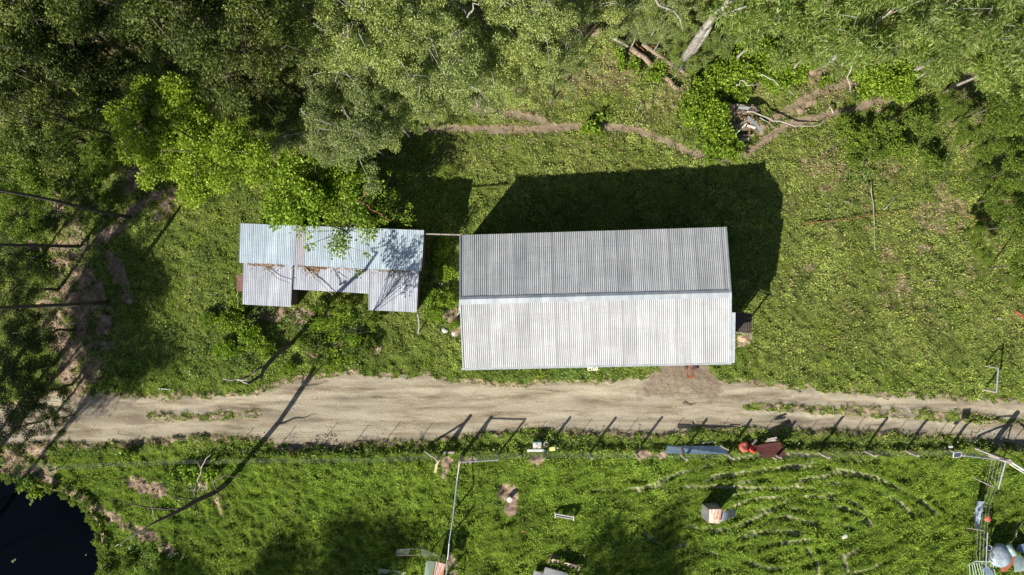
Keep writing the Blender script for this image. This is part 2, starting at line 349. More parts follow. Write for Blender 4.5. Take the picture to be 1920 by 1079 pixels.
L_GRASS = leaf_material('grass_leaf', [(.7, .7, .7), (1, 1, 1), (1.4, 1.35, 1.2)], .2, .6, .12, 'tint', 0)
L_WEED = leaf_material('weed_leaf', [(.055, .105, .018), (.095, .17, .025), (.17, .26, .05)], .3, .45, .4, None, .2)
L_DARK = leaf_material('dark_leaf', [(.040, .062, .010), (.075, .105, .018), (.20, .23, .075)], .3, .5, .2, None, .3)  # dark greens, deepened so the colour carries the crowns' shade on each other
L_GUM = leaf_material('gum_leaf', [(.13, .18, .045), (.26, .32, .10), (.52, .56, .28)], .38, .5, .2, None, .25, .02)
L_SPIKE = leaf_material('long_leaf', [(.08, .14, .018), (.18, .25, .04), (.42, .48, .19)], .4, .45, .25, None, .2, .02)
L_MID = leaf_material('mid_leaf', [(.07, .12, .014), (.14, .21, .028), (.28, .36, .07)], .38, .5, .18, None, .25, .01)
L_LIME = leaf_material('lime_leaf', [(.145, .205, .012), (.265, .355, .024), (.41, .50, .08)], .38, .5, .2, None, 0)
L_LEAFY = leaf_material('bright_leaf', [(.075, .13, .010), (.18, .28, .02), (.35, .46, .07)], .35, .5, .2, None, .1)
L_LITTER = leaf_material('litter_leaf', [(.14, .07, .035), (.30, .18, .10), (.50, .38, .24)], .1, .6, .3, None, 0)

# ------------------------------------------------------------------ mesh building
class MB:
    def __init__(s): s.v = []; s.f = []; s.uv = []
    def add(s, vs, fs, uv=None):
        o = len(s.v); s.v += [tuple(p) for p in vs]; s.f += [tuple(i+o for i in f) for f in fs]
        s.uv += list(uv) if uv is not None else [(p[0], p[1]) for p in vs]
        return s
    def box(s, c, size, rz=0.0, ry=0.0, rx=0.0):
        from mathutils import Euler
        R = Euler((rx, ry, rz)).to_matrix(); c = Vector(c)
        vs = [c+R @ Vector((size[0]*x/2, size[1]*y/2, size[2]*z/2)) for z in (-1, 1) for x, y in ((-1, -1), (1, -1), (1, 1), (-1, 1))]
        return s.add(vs, [(3, 2, 1, 0), (4, 5, 6, 7), (0, 1, 5, 4), (1, 2, 6, 5), (2, 3, 7, 6), (3, 0, 4, 7)])
    def tube(s, pts, r, n=6, cap=True):
        pts = [Vector(p) for p in pts]
        if isinstance(r, (int, float)): r = [r]*len(pts)
        vs = []; up = None
        for i, p in enumerate(pts):
            d = (pts[min(i+1, len(pts)-1)]-pts[max(i-1, 0)])
            d = d.normalized() if d.length > 1e-6 else Vector((0, 0, 1))
            a = d.cross(Vector((0, 0, 1)) if abs(d.z) < .9 else Vector((1, 0, 0))).normalized(); b = d.cross(a)
            for k in range(n):
                t = 2*math.pi*k/n; vs.append(p+(a*math.cos(t)+b*math.sin(t))*r[i])
        fs = [(i*n+k, i*n+(k+1) % n, (i+1)*n+(k+1) % n, (i+1)*n+k) for i in range(len(pts)-1) for k in range(n)]
        if cap: fs += [tuple(range(n-1, -1, -1)), tuple((len(pts)-1)*n+k for k in range(n))]
        return s.add(vs, fs)
    def beam(s, a, b, w, h):
        """rectangular bar between two points"""
        a, b = Vector(a), Vector(b); d = (b-a).normalized()
        x = d.cross(Vector((0, 0, 1)) if abs(d.z) < .95 else Vector((1, 0, 0))).normalized(); y = d.cross(x)
        vs = [p+x*w/2*i+y*h/2*j for p in (a, b) for i, j in ((-1, -1), (1, -1), (1, 1), (-1, 1))]
        return s.add(vs, [(3, 2, 1, 0), (4, 5, 6, 7), (0, 1, 5, 4), (1, 2, 6, 5), (2, 3, 7, 6), (3, 0, 4, 7)])
    def quad(s, a, b, c, d, t=.02):
        """thin slab with the four corners on its upper face"""
        vs = [Vector(p) for p in (a, b, c, d)]; n = (vs[1]-vs[0]).cross(vs[3]-vs[0]).normalized()
        if n.z < 0: n = -n
        vs += [p-n*t for p in vs]
        uvs = [(p[0], p[1]) for p in vs]
        return s.add(vs, [(0, 1, 2, 3), (7, 6, 5, 4), (0, 4, 5, 1), (1, 5, 6, 2), (2, 6, 7, 3), (3, 7, 4, 0)], uvs)
    def corr(s, a, b, c, d, pitch=.112, amp=.0115, seg=6, rows=2, bow=0.0):
        """corrugated sheet: ribs run from edge ab to edge dc"""
        a, b, c, d = map(Vector, (a, b, c, d))
        L = (b-a).length; n = max(4, int(L/pitch*seg)); V = (d-a).length
        nrm = (b-a).cross(d-a).normalized()
        if nrm.z < 0: nrm = -nrm
        vs = []; uv = []
        for j in range(rows):
            t = j/(rows-1)
            for i in range(n+1):
                u = i/n; p = (a.lerp(b, u)).lerp(d.lerp(c, u), t)
                p = p+nrm*(amp*math.cos(u*L/pitch*2*math.pi)+bow*4*t*(1-t)+.004*math.sin(u*L*1.9+t*3)*(1 if L > 3 else 0))
                vs.append(p); uv.append((u*L, t*V))
        m_ = n+1
        fs = [(j*m_+i, (j+1)*m_+i, (j+1)*m_+i+1, j*m_+i+1) for j in range(rows-1) for i in range(n)]
        return s.add(vs, fs, uv)
origin = {}
def _link(o, label, cat, group, kind):
    sc.collection.objects.link(o)
    if label: o['label'] = label
    if cat: o['category'] = cat
    if group: o['group'] = group
    if kind: o['kind'] = kind
    return o
def npmesh(name, V, F, mat_, attrs=None, smooth=False, org=None, uv=None):
    me = bpy.data.meshes.new(name)
    V = np.asarray(V, dtype=np.float32); F = np.asarray(F, dtype=np.int32)
    if org is not None: V = V-np.array(org, dtype=np.float32)
    nf, k = F.shape
    me.vertices.add(len(V)); me.vertices.foreach_set('co', V.ravel())
    me.loops.add(nf*k); me.loops.foreach_set('vertex_index', F.ravel())
    me.polygons.add(nf); me.polygons.foreach_set('loop_start', np.arange(0, nf*k, k, dtype=np.int32))
    me.polygons.foreach_set('loop_total', np.full(nf, k, dtype=np.int32))
    me.polygons.foreach_set('use_smooth', np.full(nf, smooth, dtype=bool))
    for an, av in (attrs or {}).items():
        av = np.asarray(av, dtype=np.float32)
        if av.ndim == 1: a = me.attributes.new(an, 'FLOAT', 'POINT'); a.data.foreach_set('value', av)
        else: a = me.attributes.new(an, 'FLOAT_COLOR', 'POINT'); a.data.foreach_set('color', np.c_[av, np.ones(len(av))].astype(np.float32).ravel())
    me.materials.append(mat_); me.update(); me.validate()
    return me
def obj(name, mb, m, parent=None, label=None, cat=None, group=None, kind=None, smooth=False):
    V = np.array([tuple(p) for p in mb.v])
    if parent is None:
        o3 = Vector(((V[:, 0].min()+V[:, 0].max())/2, (V[:, 1].min()+V[:, 1].max())/2, V[:, 2].min())); off = o3
    else: o3 = origin[parent.name]; off = o3
    me = bpy.data.meshes.new(name)
    me.from_pydata([tuple(Vector(p)-off) for p in mb.v], [], mb.f)
    ul = me.uv_layers.new(name='UVMap')
    li = np.empty(len(me.loops), dtype=np.int32); me.loops.foreach_get('vertex_index', li)
    ul.data.foreach_set('uv', np.array(mb.uv, dtype=np.float32)[li].ravel())
    if smooth: me.polygons.foreach_set('use_smooth', [True]*len(me.polygons))
    me.materials.append(m); me.update()
    o = bpy.data.objects.new(name, me)
    if parent is None: o.location = off
    else: o.parent = parent
    _link(o, label, cat, group, kind); origin[o.name] = o3
    return o
def root(name, loc, label, cat, group=None):
    o = bpy.data.objects.new(name, None); o.location = loc; o.empty_display_size = .3
    _link(o, label, cat, group, None); origin[o.name] = Vector(loc); return o

# ------------------------------------------------------------------ ground, road, path, water
step = .085
nx, ny = int(73/step), int(44/step)
gx = np.linspace(-36.5, 36.5, nx); gy = np.linspace(-22, 22, ny)
GX, GY = np.meshgrid(gx, gy)
PXg, PYg = GX/K+960, 539.5-GY/K
MK = masks(PXg, PYg); ZG = height(PXg, PYg, MK)
ZG[0, :] = ZG[-1, :] = 0; ZG[:, 0] = ZG[:, -1] = np.where(ZG[:, 0] < -.5, ZG[:, 0], 0)
road_a = np.maximum(MK['road'], 0); dirt_a = np.clip(np.maximum(np.maximum(MK['dirt'], MK['path']), MK['litter']*.55), 0, 1)
dirt_a = np.clip(np.maximum(dirt_a, sm(-1.0, -.2, MK['pond'])*.7), 0, 1)
at = dict(road=road_a.ravel(), dirt=dirt_a.ravel(), lush=MK['lush'].ravel(), apron=MK['apron'].ravel(), wear=MK['wear'].ravel(), path=MK['path'].ravel(), arc=MK['arc'].ravel())
V = np.c_[GX.ravel(), GY.ravel(), ZG.ravel()]
i = np.arange(nx-1)[None, :]+np.arange(ny-1)[:, None]*nx
F = np.stack([i, i+1, i+nx+1, i+nx], -1).reshape(-1, 4)
fr = road_a.ravel()[F].mean(1); fp = MK['path'].ravel()[F].mean(1)
sel_r = fr > .5; sel_p = (fp > .5) & ~sel_r
def sub(name, sel, extra=None):
    f = F[sel]; u, inv = np.unique(f, return_inverse=True)
    f2 = inv.reshape(-1, 4); v = V[u]; a = {k_: x[u] for k_, x in at.items()}
    if extra is not None:
        ev, ef = extra; f2 = np.r_[f2, ef+len(v)]; v = np.r_[v, ev]
        for k_ in a: a[k_] = np.r_[a[k_], np.zeros(len(ev))]
    me = npmesh(name, v, f2, M_GROUND, a, smooth=True)
    o = bpy.data.objects.new(name, me); _link(o, None, None, None, 'structure'); return o
X0, X1, Y0, Y1 = -36.5, 36.5, -22, 22
ev = []; ef = []
def tile(x0, x1, y0, y1):
    n_ = len(ev); ev.extend([(x0, y0, 0), (x1, y0, 0), (x1, y1, 0), (x0, y1, 0)]); ef.append((n_, n_+1, n_+2, n_+3))
B = 1500
tile(-B, B, Y1, B); tile(-B, B, -B, Y0); tile(-B, X0, Y0, Y1); tile(X1, B, Y0, Y1)
sub('ground', ~(sel_r | sel_p), (np.array(ev, float), np.array(ef)))
sub('dirt_road', sel_r); sub('dirt_path', sel_p)
# pond surface
m, n, l, b = mat('pond_water'); b.inputs['Base Color'].default_value = (.001, .002, .004, 1); b.inputs['Roughness'].default_value = .08; b.inputs['Specular IOR Level'].default_value = .08
b.inputs['IOR'].default_value = 1.33
t = n.new('ShaderNodeTexNoise'); t.inputs['Scale'].default_value = 2; bp = n.new('ShaderNodeBump'); bp.inputs['Strength'].default_value = .15
geo = n.new('ShaderNodeNewGeometry'); l.new(geo.outputs['Position'], t.inputs['Vector']); l.new(t.outputs[0], bp.inputs['Height']); l.new(bp.outputs[0], b.inputs['Normal'])
wb = MB(); a_, b_ = px2g(-150, 885), px2g(222, 1235)
wb.add([(a_[0], a_[1], -.5), (b_[0], a_[1], -.5), (b_[0], b_[1], -.5), (a_[0], b_[1], -.5)], [(0, 3, 2, 1)])
obj('pond_water', wb, m, kind='structure')

# ------------------------------------------------------------------ grass and other ground cover (uncountable)
def bilin(arr, x, y):
    fx = np.clip((x-X0)/(X1-X0)*(nx-1), 0, nx-1.001); fy = np.clip((y-Y0)/(Y1-Y0)*(ny-1), 0, ny-1.001)
    ix = fx.astype(int); iy = fy.astype(int); fx -= ix; fy -= iy
    return (arr[iy, ix]*(1-fx)+arr[iy, ix+1]*fx)*(1-fy)+(arr[iy+1, ix]*(1-fx)+arr[iy+1, ix+1]*fx)*fy
def leaves(P, length, width, pitch_lo, pitch_hi, r, bend=0.0):
    """leaf-shaped quads rooted at P"""
    n_ = len(P); az = r.random(n_)*2*np.pi; el = np.radians(pitch_lo+(pitch_hi-pitch_lo)*r.random(n_))
    L = length*(.6+.8*r.random(n_)); W = width*(.6+.8*r.random(n_))
    d = np.c_[np.cos(az)*np.cos(el), np.sin(az)*np.cos(el), np.sin(el)]
    roll = (r.random(n_)-.5)*1.6
    s = np.c_[-np.sin(az), np.cos(az), np.zeros(n_)]; u = np.cross(d, s)
    s = s*np.cos(roll)[:, None]+u*np.sin(roll)[:, None]
    V_ = np.stack([P, P+d*(L*.5)[:, None]+s*(W/2)[:, None], P+d*L[:, None]-np.c_[np.zeros(n_), np.zeros(n_), L*bend], P+d*(L*.5)[:, None]-s*(W/2)[:, None]], 1)
    return V_.reshape(-1, 3), np.arange(n_*4).reshape(-1, 4)
def scatter(n_, weight, r):
    x = r.uniform(-34.5, 34.5, n_); y = r.uniform(-20.5, 20.5, n_)
    px, py = x/K+960, 539.5-y/K
    keep = r.random(n_) < weight(x, y, px, py); return x[keep], y[keep], px[keep], py[keep]
# footprints of the roofs keep the blades out
def under_roof(px, py): return ((px > 880) & (px < 1330) & (py > 452) & (py < 660)) | ((px > 480) & (px < 800) & (py > 445) & (py < 500))
def wgrass(x, y, px, py):
    rd = bilin(road_a, x, y); di = bilin(dirt_a, x, y); po = bilin(MK['pond'], x, y); ar = bilin(MK['arc'], x, y)
    cl = sm(.3, .6, fbm(x*1.6, y*1.6, 80, 3))*.6+.4
    return np.clip((1-rd*1.15)*np.clip(1-di*1.15, 0, 1)*(1-ar*.45)*cl, 0, 1)*(po < -.2)*(~under_roof(px, py))
x, y, px, py = scatter(760000, wgrass, rng)
xt, yt, _, _ = scatter(42000, lambda x, y, px, py: wgrass(x, y, px, py)*sm(.42, .6, fbm(x*1.3, y*1.3, 85, 3)), rng)
nb = 9; sp_r = np.abs(rng.normal(size=len(xt)*nb))*.07; sp_a = rng.random(len(xt)*nb)*6.283
n_fine = len(x); x = np.r_[x, np.repeat(xt, nb)+sp_r*np.cos(sp_a)]; y = np.r_[y, np.repeat(yt, nb)+sp_r*np.sin(sp_a)]
z = bilin(ZG, x, y)
Pg = np.c_[x, y, z-.01]
pad = bilin(MK['pad'], x, y); lush = bilin(MK['lush'], x, y)
Va, Fa = leaves(Pg[:n_fine], .15, .032, 8, 60, rng, .15); Vb, Fb = leaves(Pg[n_fine:], .21, .036, 15, 60, rng, .35)
Vg = np.r_[Va, Vb]; Fg = np.r_[Fa, Fb+len(Va)]
#Pg, .16, .05, 8, 60, rng, .15)
dry = np.array([.33, .40, .10]); wet = np.array([.24, .34, .05])
nz = fbm(x*.5, y*.5, 90, 3)[:, None]; nz2 = fbm(x*.18, y*.18, 95, 2)[:, None]
col = dry*(1-lush[:, None])+wet*lush[:, None]
col = col*(.45+1.1*nz)*(.75+.5*fbm(x*2.4, y*2.4, 97, 2)[:, None])
col = col*(1-.0*nz2)+np.array([.06, .05, .0])*np.clip(nz2-.5, 0, 1)*1.0
yel = np.clip((fbm(x*.7, y*.7, 99, 3)-.55)*5, 0, 1)[:, None]
yw = yel*(.6-.4*pad[:, None]); col = col*(1-yw)+yw*np.array([.24, .33, .03])
dead = (rng.random(len(x)) < .03+.16*(1-lush)*(nz[:, 0] > .5))[:, None]
col = np.where(dead, np.array([.22, .18, .10]), col)
me = npmesh('grass', Vg, Fg, L_GRASS, {'tint': np.repeat(col, 4, 0)})
_link(bpy.data.objects.new('grass', me), None, None, None, 'stuff')
# dead leaves on the ground of the wood and on bare soil
def wlit(x, y, px, py):
    li = bilin(MK['litter'], x, y); di = bilin(MK['dirt'], x, y)*(px < 700)
    return np.clip(li*.9+di*.7+.03*(py < 700), 0, 1)*(1-bilin(road_a, x, y))*(~under_roof(px, py))*(bilin(MK['pond'], x, y) < -.1)
x, y, px, py = scatter(150000, wlit, rng)
Vl, Fl = leaves(np.c_[x, y, bilin(ZG, x, y)+.03], .12, .06, -10, 25, rng)
_link(bpy.data.objects.new('leaf_litter', npmesh('leaf_litter', Vl, Fl, L_LITTER)), None, None, None, 'stuff')
# broad-leaved weeds
WEEDS = [(560, 610, 150, 60, 1), (480, 650, 130, 50, .9), (640, 640, 90, 60, .9), (825, 520, 40, 110, 1), (1320, 220, 60, 90, .9), (1400, 130, 110, 60, .7), (1600, 130, 130, 90, .6),
         (1640, 300, 110, 90, .6), (1800, 300, 130, 180, .45), (80, 430, 110, 130, .6), (200, 340, 90, 80, .5), (480, 330, 90, 90, .6), (420, 500, 70, 110, .4), (700, 340, 60, 60, .3),
         (1250, 120, 80, 60, .6), (60, 895, 120, 14, .8), (350, 905, 50, 40, .7), (250, 1060, 130, 60, .5), (180, 700, 80, 50, .2), (380, 640, 120, 60, .6), (330, 690, 140, 40, .5),
         (1050, 700, 160, 14, .8), (620, 845, 420, 9, .7), (1100, 828, 240, 12, .8), (1600, 826, 360, 11, .7), (140, 850, 160, 12, .5), (1350, 60, 200, 60, .5), (300, 60, 340, 90, .3), (700, 130, 240, 140, .3)]
def wweed(x, y, px, py):
    s = np.zeros_like(x)
    for cx, cy, rx, ry, a in WEEDS: s = np.maximum(s, a*sm(1.1, .5, np.hypot((px-cx)/rx, (py-cy)/ry)))
    cl = sm(.42, .6, fbm(x*1.1, y*1.1, 110, 3))
    return s*cl*(1-bilin(road_a, x, y))*(~under_roof(px, py))*(bilin(MK['pond'], x, y) < .1)*(1-.8*bilin(MK['path'], x, y))
x, y, px, py = scatter(560000, wweed, rng)
hh = np.clip(fbm(x*1.1, y*1.1, 110, 3)-.42, 0, 1)*2.2
Vw, Fw = leaves(np.c_[x, y, bilin(ZG, x, y)+hh*rng.random(len(x))], .13, .06, -10, 50, rng)
_link(bpy.data.objects.new('weeds', npmesh('weeds', Vw, Fw, L_WEED)), None, None, None, 'stuff')
# loose stones on the road and verge
def wst(x, y, px, py):
    return np.clip(bilin(road_a, x, y)*.25+((np.abs(py-812) < 9) & (px > 1160) & (px < 1260))*1.0+((np.abs(py-705) < 5) & (px > 1080) & (px < 1215))*.5, 0, 1)
x, y, px, py = scatter(60000, wst, rng)
n_ = len(x); s = (.012+.035*rng.random(n_)**3)[:, None]
c = np.c_[x, y, bilin(ZG, x, y)]
oct_ = np.array([[1, 0, 0], [0, 1, 0], [-1, 0, 0], [0, -1, 0], [0, 0, .8]])
Vs = (c[:, None, :]+oct_[None]*s[:, :, None]*(.7+.6*rng.random((n_, 5, 1)))).reshape(-1, 3)
base = np.arange(n_)[:, None]*5
Fs = np.concatenate([base+np.array([[0, 1, 4]]), base+np.array([[1, 2, 4]]), base+np.array([[2, 3, 4]]), base+np.array([[3, 0, 4]])])
M_STONE = leaf_material('stone', [(.18, .16, .14), (.4, .37, .32), (.62, .6, .56)], 0.0, .9, .2, None, 0)
_link(bpy.data.objects.new('gravel', npmesh('gravel', Vs, Fs, M_STONE)), None, None, None, 'stuff')

# ------------------------------------------------------------------ trees and bushes
class Kind: pass
def make_kind(seed, R, Rz, zc, nclump, cr, nleaf, ll, lw, droop, leafmat, barkmat, tr, flat=.45, upb=.25, limbs=9):
    r = np.random.default_rng(seed)
    d = r.normal(size=(nclump, 3)); d /= np.linalg.norm(d, axis=1)[:, None]
    d[:, 2] = d[:, 2]*(1-upb)+upb*np.abs(d[:, 2])
    rad = r.random(nclump)**.5*.62+.38
    lob = 1+.28*np.sin(np.arctan2(d[:, 1], d[:, 0])*3+seed)+.15*np.sin(np.arctan2(d[:, 1], d[:, 0])*5+seed*2)
    C = d*rad[:, None]*np.array([R, R, Rz])*np.c_[lob, lob, np.ones(nclump)]
    C[:, 2] += zc
    cs = cr*(.6+.8*r.random(nclump))
    ci = r.choice(nclump, nleaf, p=(cs**2)/(cs**2).sum())
    o = r.normal(size=(nleaf, 3)); o /= np.linalg.norm(o, axis=1)[:, None]
    o *= (r.random(nleaf)**.45*cs[ci])[:, None]; o[:, 2] *= flat
    P = C[ci]+o
    D = r.normal(size=(nleaf, 3))*.8+o/cs[ci][:, None]*.8; D[:, 2] -= droop
    D /= np.linalg.norm(D, axis=1)[:, None]
    S = np.cross(D, r.normal(size=(nleaf, 3))*.6+np.array([0, 0, 1.0])); S /= np.linalg.norm(S, axis=1)[:, None]+1e-9
    L = (ll*(.6+.8*r.random(nleaf)))[:, None]; W = (lw*(.6+.8*r.random(nleaf)))[:, None]
    Vt = np.stack([P, P+D*L*.5+S*W/2, P+D*L, P+D*L*.5-S*W/2], 1).reshape(-1, 3)
    k = Kind(); k.zc = zc; k.R = R
    k.crown = npmesh('crown', Vt, np.arange(nleaf*4).reshape(-1, 4), leafmat)
    wg = .03 if nclump == 16 else .05
    tb = MB(); top = Vector((r.normal()*.3, r.normal()*.3, zc+Rz*.2))
    mid = [Vector((0, 0, -.3))]
    for q in range(1, 6): mid.append(Vector((0, 0, 0)).lerp(top, q/5)+Vector((r.normal()*wg, r.normal()*wg, 0))*(q < 5))
    tb.tube(mid, [tr*(1-.13*q) for q in range(6)], 8)
    order = np.argsort(-rad)[:limbs] if limbs < nclump else np.arange(nclump)
    for q in order:
        t = .45+.5*r.random(); f = t*5; i0 = min(int(f), 4); a = mid[i0].lerp(mid[i0+1], f-i0)
        e = Vector(C[q]); mm = a.lerp(e, .5)+Vector((r.normal()*.2, r.normal()*.2, -.1*(e-a).length))*.7+a.lerp(e, .5)*.3
        tb.tube([a, mm, e], [tr*.28, tr*.17, tr*.05], 5)
    me = bpy.data.meshes.new('trunk'); me.from_pydata([tuple(p) for p in tb.v], [], tb.f); me.materials.append(barkmat)
    me.polygons.foreach_set('use_smooth', [True]*len(me.polygons)); me.update()
    k.trunk = me; return k
KD = {
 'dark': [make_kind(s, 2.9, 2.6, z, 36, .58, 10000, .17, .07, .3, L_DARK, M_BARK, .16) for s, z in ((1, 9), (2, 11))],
 'gum': [make_kind(s, 3.0, 2.2, z, 46, .50, 15000, .145, .055, .25, L_GUM, M_PALEBARK, .15) for s, z in ((3, 8.5), (4, 10), (5, 7.5))],
 'spike': [make_kind(s, 3.0, 2.0, z, 44, .6, 9000, .32, .055, .55, L_SPIKE, M_PALEBARK, .15) for s, z in ((6, 8), (7, 10))],
 'mid': [make_kind(s, 2.4, 1.6, z, 44, .5, 9000, .18, .08, .2, L_MID, M_BARK, .12) for s, z in ((8, 5), (9, 7))],
 'lime': [make_kind(s, 2.7, 1.6, z, 34, .66, 20000, .14, .085, .05, L_LIME, M_BARK, .16, .75, .6) for s, z in ((10, 9), (11, 8.5))],
 'leafy': [make_kind(s, 2.3, 1.0, z, 26, .75, 9500, .19, .11, .1, L_LEAFY, M_BARK, .11) for s, z in ((12, 3.4), (13, 3.0))],
 'bush': [make_kind(s, 1.15, .55, .75, 28, .30, 3000, .17, .10, .05, L_LEAFY, M_BARK, .04, .6, .5) for s in (14, 15, 16)],
 'dbush': [make_kind(s, 1.2, .6, .8, 30, .26, 2300, .16, .08, .1, L_MID, M_BARK, .04, .6, .5) for s in (17, 18)],
 'sprig': [make_kind(s, .42, .2, .3, 7, .2, 260, .19, .11, .05, L_LEAFY, M_BARK, .015, .6, .5, 5) for s in (19, 20)],
 'thin': [make_kind(s, 2.0, .7, z, 22, .42, 1500, .16, .09, .15, L_LEAFY, M_BARK, .08, .6, .3, 22) for s, z in ((21, 3.7),)],
 'pole': [make_kind(s, 1.7, 1.4, z, 16, .5, 2600, .20, .075, .3, L_MID, M_BARK, .11) for s, z in ((24, 13), (25, 12))],
 'tall': [make_kind(s, 3.2, 2.4, z, 36, 1.05, 14000, .20, .075, .3, L_MID, M_BARK, .2) for s, z in ((22, 13), (23, 11))],
}
ti = 0
def tree(px, py, kind, name, label, cat, group, s=1.0, hs=1.0, var=None, ground=False):
    """px,py = where the middle of the crown shows in the photo (or the foot, if ground)"""
    global ti; ti += 1
    ks = KD[kind]; k = ks[(ti if var is None else var) % len(ks)]
    zc = k.zc*s*hs
    if ground: fx, fy = px, py
    else: f = (H-zc)/H; fx, fy = 960+(px-960)*f, 539.5+(py-539.5)*f
    X, Y = px2g(fx, fy)
    inside = abs(X) < 36 and abs(Y) < 21.5
    zg = hz(fx, fy) if inside else 0
    r_ = bpy.data.objects.new(name, None); r_.location = (X, Y, max(zg, -.5)); r_.empty_display_size = .3
    r_.rotation_euler = (0, 0, random.random()*6.28); r_.scale = (s, s, s*hs)
    _link(r_, label, cat, group, None)
    for nm, me in (('trunk', k.trunk), ('crown', k.crown)):
        c_ = bpy.data.objects.new(nm, me); c_.parent = r_; sc.collection.objects.link(c_)
    return r_
def many(pts, kind, name, label, cat, group, **kw):
    for p in pts:
        kk = dict(kw)
        if len(p) > 2: kk['s'] = p[2]
        tree(p[0], p[1], kind, name, label, cat, group, **kk)

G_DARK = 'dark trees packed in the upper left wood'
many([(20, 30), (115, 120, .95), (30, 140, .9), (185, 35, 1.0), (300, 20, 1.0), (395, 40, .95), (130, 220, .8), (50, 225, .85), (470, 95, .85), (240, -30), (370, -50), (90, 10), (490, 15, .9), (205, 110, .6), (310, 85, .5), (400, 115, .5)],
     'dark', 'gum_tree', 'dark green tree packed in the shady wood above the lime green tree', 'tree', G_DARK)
many([(20, 310, .75), (90, 270, .7), (165, 250, .65), (30, 400, .6), (190, 300, .5)], 'mid', 'tree', 'olive green tree at the left edge, left of the lime green tree', 'tree', 'olive trees at the left edge')
many([(460, 185, .6), (520, 190, .6), (530, 240, .5)], 'dark', 'gum_tree', 'dusky tree between the lime green tree and the pale gum trees', 'tree', 'dusky trees beside the lime green tree')
tree(290, 225, 'lime', 'broadleaf_tree', 'bright lime green tree with cauliflower-like crown in front of the dark wood', 'tree', None, s=.95, var=0)
tree(395, 290, 'lime', 'broadleaf_tree', 'lower lime green tree whose rounded crown reaches towards the small shed', 'tree', None, s=.95, var=1)
G_GUM = 'pale grey-green gum trees above the small shed'
many([(590, 30, .9), (680, 10, .9), (780, 10, .95), (640, 100, .85), (720, 70, .8), (880, 15, 1.0), (575, 110, .7), (800, 80, .8)],
     'gum', 'gum_tree', 'pale grey-green gum tree in the top row between the dark wood and the logs', 'tree', G_GUM)
many([(625, 190, .8), (700, 170, .7), (840, 130, .8), (920, 100, .9), (605, 250, .7), (670, 240, .75), (890, 165, .6), (770, 165, .55), (740, 215, .6)],
     'gum', 'gum_tree', 'pale speckled gum tree leaning over the grass above the small shed', 'tree', 'pale gum trees at the lower edge of the wood')
many([(810, 200, .45), (970, 150, .6)], 'gum', 'gum_tree', 'small pale gum tree beside the narrow dirt path', 'tree', 'small gum trees beside the dirt path')
G_MID = 'mid green trees above the fallen logs'
many([(1010, 15, .8), (995, 90, .65), (1065, 30, .6), (1050, 100, .5), (1040, 155, .45), (1110, 0, .6), (1165, 15, .5), (1205, 48, .4), (1250, 15, .5), (1240, 72, .28)], 'gum', 'gum_tree', 'mid green tree around the upper end of the fallen logs', 'tree', G_MID, var=1)
G_SP = 'long-leaved gum trees in the upper right'
many([(1420, -10, .8), (1450, 40, .7), (1550, 15, .9), (1555, 75, .6), (1620, 40, .8), (1690, 20, .9), (1740, 65, .7), (1800, 20, .9), (1850, 60, .8), (1920, 20), (1900, 115, .75), (1810, 100, .55), (1400, 55, .4), (1500, 70, .5), (1350, 75, .35)],
     'spike', 'gum_tree', 'fresh green gum tree with long silvery leaves right of the white trunk', 'tree', G_SP)
many([(1890, 190, .7), (1930, 250, .7), (1905, 320, .55), (1860, 260, .45), (1915, 420, .6), (1880, 370, .45), (1930, 500, .5)], 'mid', 'tree', 'shaded tree on the right edge below the dirt track', 'tree', 'shaded trees on the right edge')
many([(1790, 200, .35), (1810, 250, .3), (1830, 440, .28), (1850, 480, .25), (1840, 330, .3)], 'mid', 'sapling', 'low leafy sapling on the rough grass right of the wood pile', 'sapling', 'saplings on the rough grass')
many([(25, 545, .7), (70, 625, .6), (15, 700, .72), (75, 735, .55), (30, 800, .6), (15, 480, .5), (100, 790, .35), (45, 590, .5)],
     'dark', 'tree', 'dark leafy tree hanging over the left end of the dirt road', 'tree', 'trees over the left end of the road', var=0, hs=.62)
tree(580, 345, 'leafy', 'shrub_tree', 'bright green bushy tree spreading over the top edge of the small shed roof', 'tree', None, s=1.0, var=0)
tree(645, 352, 'leafy', 'shrub_tree', 'bright green tree right of the bushiest one, touching the small shed roof', 'tree', None, s=.85, var=1)
tree(540, 375, 'leafy', 'shrub_tree', 'leafy tree at the top left corner of the small shed roof', 'tree', None, s=.7, var=1)
tree(650, 425, 'thin', 'shrub_tree', 'thin branched tree with scattered leaves hanging over the small shed roof', 'tree', None, s=1.15)
tree(715, 385, 'thin', 'shrub_tree', 'sparse tree with bare reddish branches in the shadow right of the bushy tree', 'tree', None, s=.8)
tree(450, 300, 'leafy', 'shrub_tree', 'leafy green shrub tree right of the lime green tree', 'tree', None, s=.75)
tree(475, 250, 'mid', 'shrub_tree', 'olive shrub tree in the gap between lime tree and gum trees', 'tree', None, s=.5, var=0)
many([(1305, 170), (1330, 210, 1.1), (1345, 150), (1390, 140, 1.1), (1345, 255), (1385, 160, .8), (1300, 215, .7), (1372, 283, .7), (1330, 290, .5)], 'bush', 'vine_bush', 'bright green vine bush around the wood pile', 'bush', 'vine bushes around the wood pile')
many([(1440, 115, 1.1), (1480, 125), (1510, 110, .8), (1455, 150, .7), (1410, 90)], 'bush', 'bush', 'bright green bush above the dirt path fork', 'bush', 'bushes above the path fork')
many([(1620, 120), (1660, 100, .9), (1665, 145), (1700, 130, .9), (1640, 165, .7), (1690, 170, .8), (1730, 95, .8)], 'bush', 'bush', 'yellow-green bush between the two branches of the dirt path', 'bush', 'bushes between the path branches')
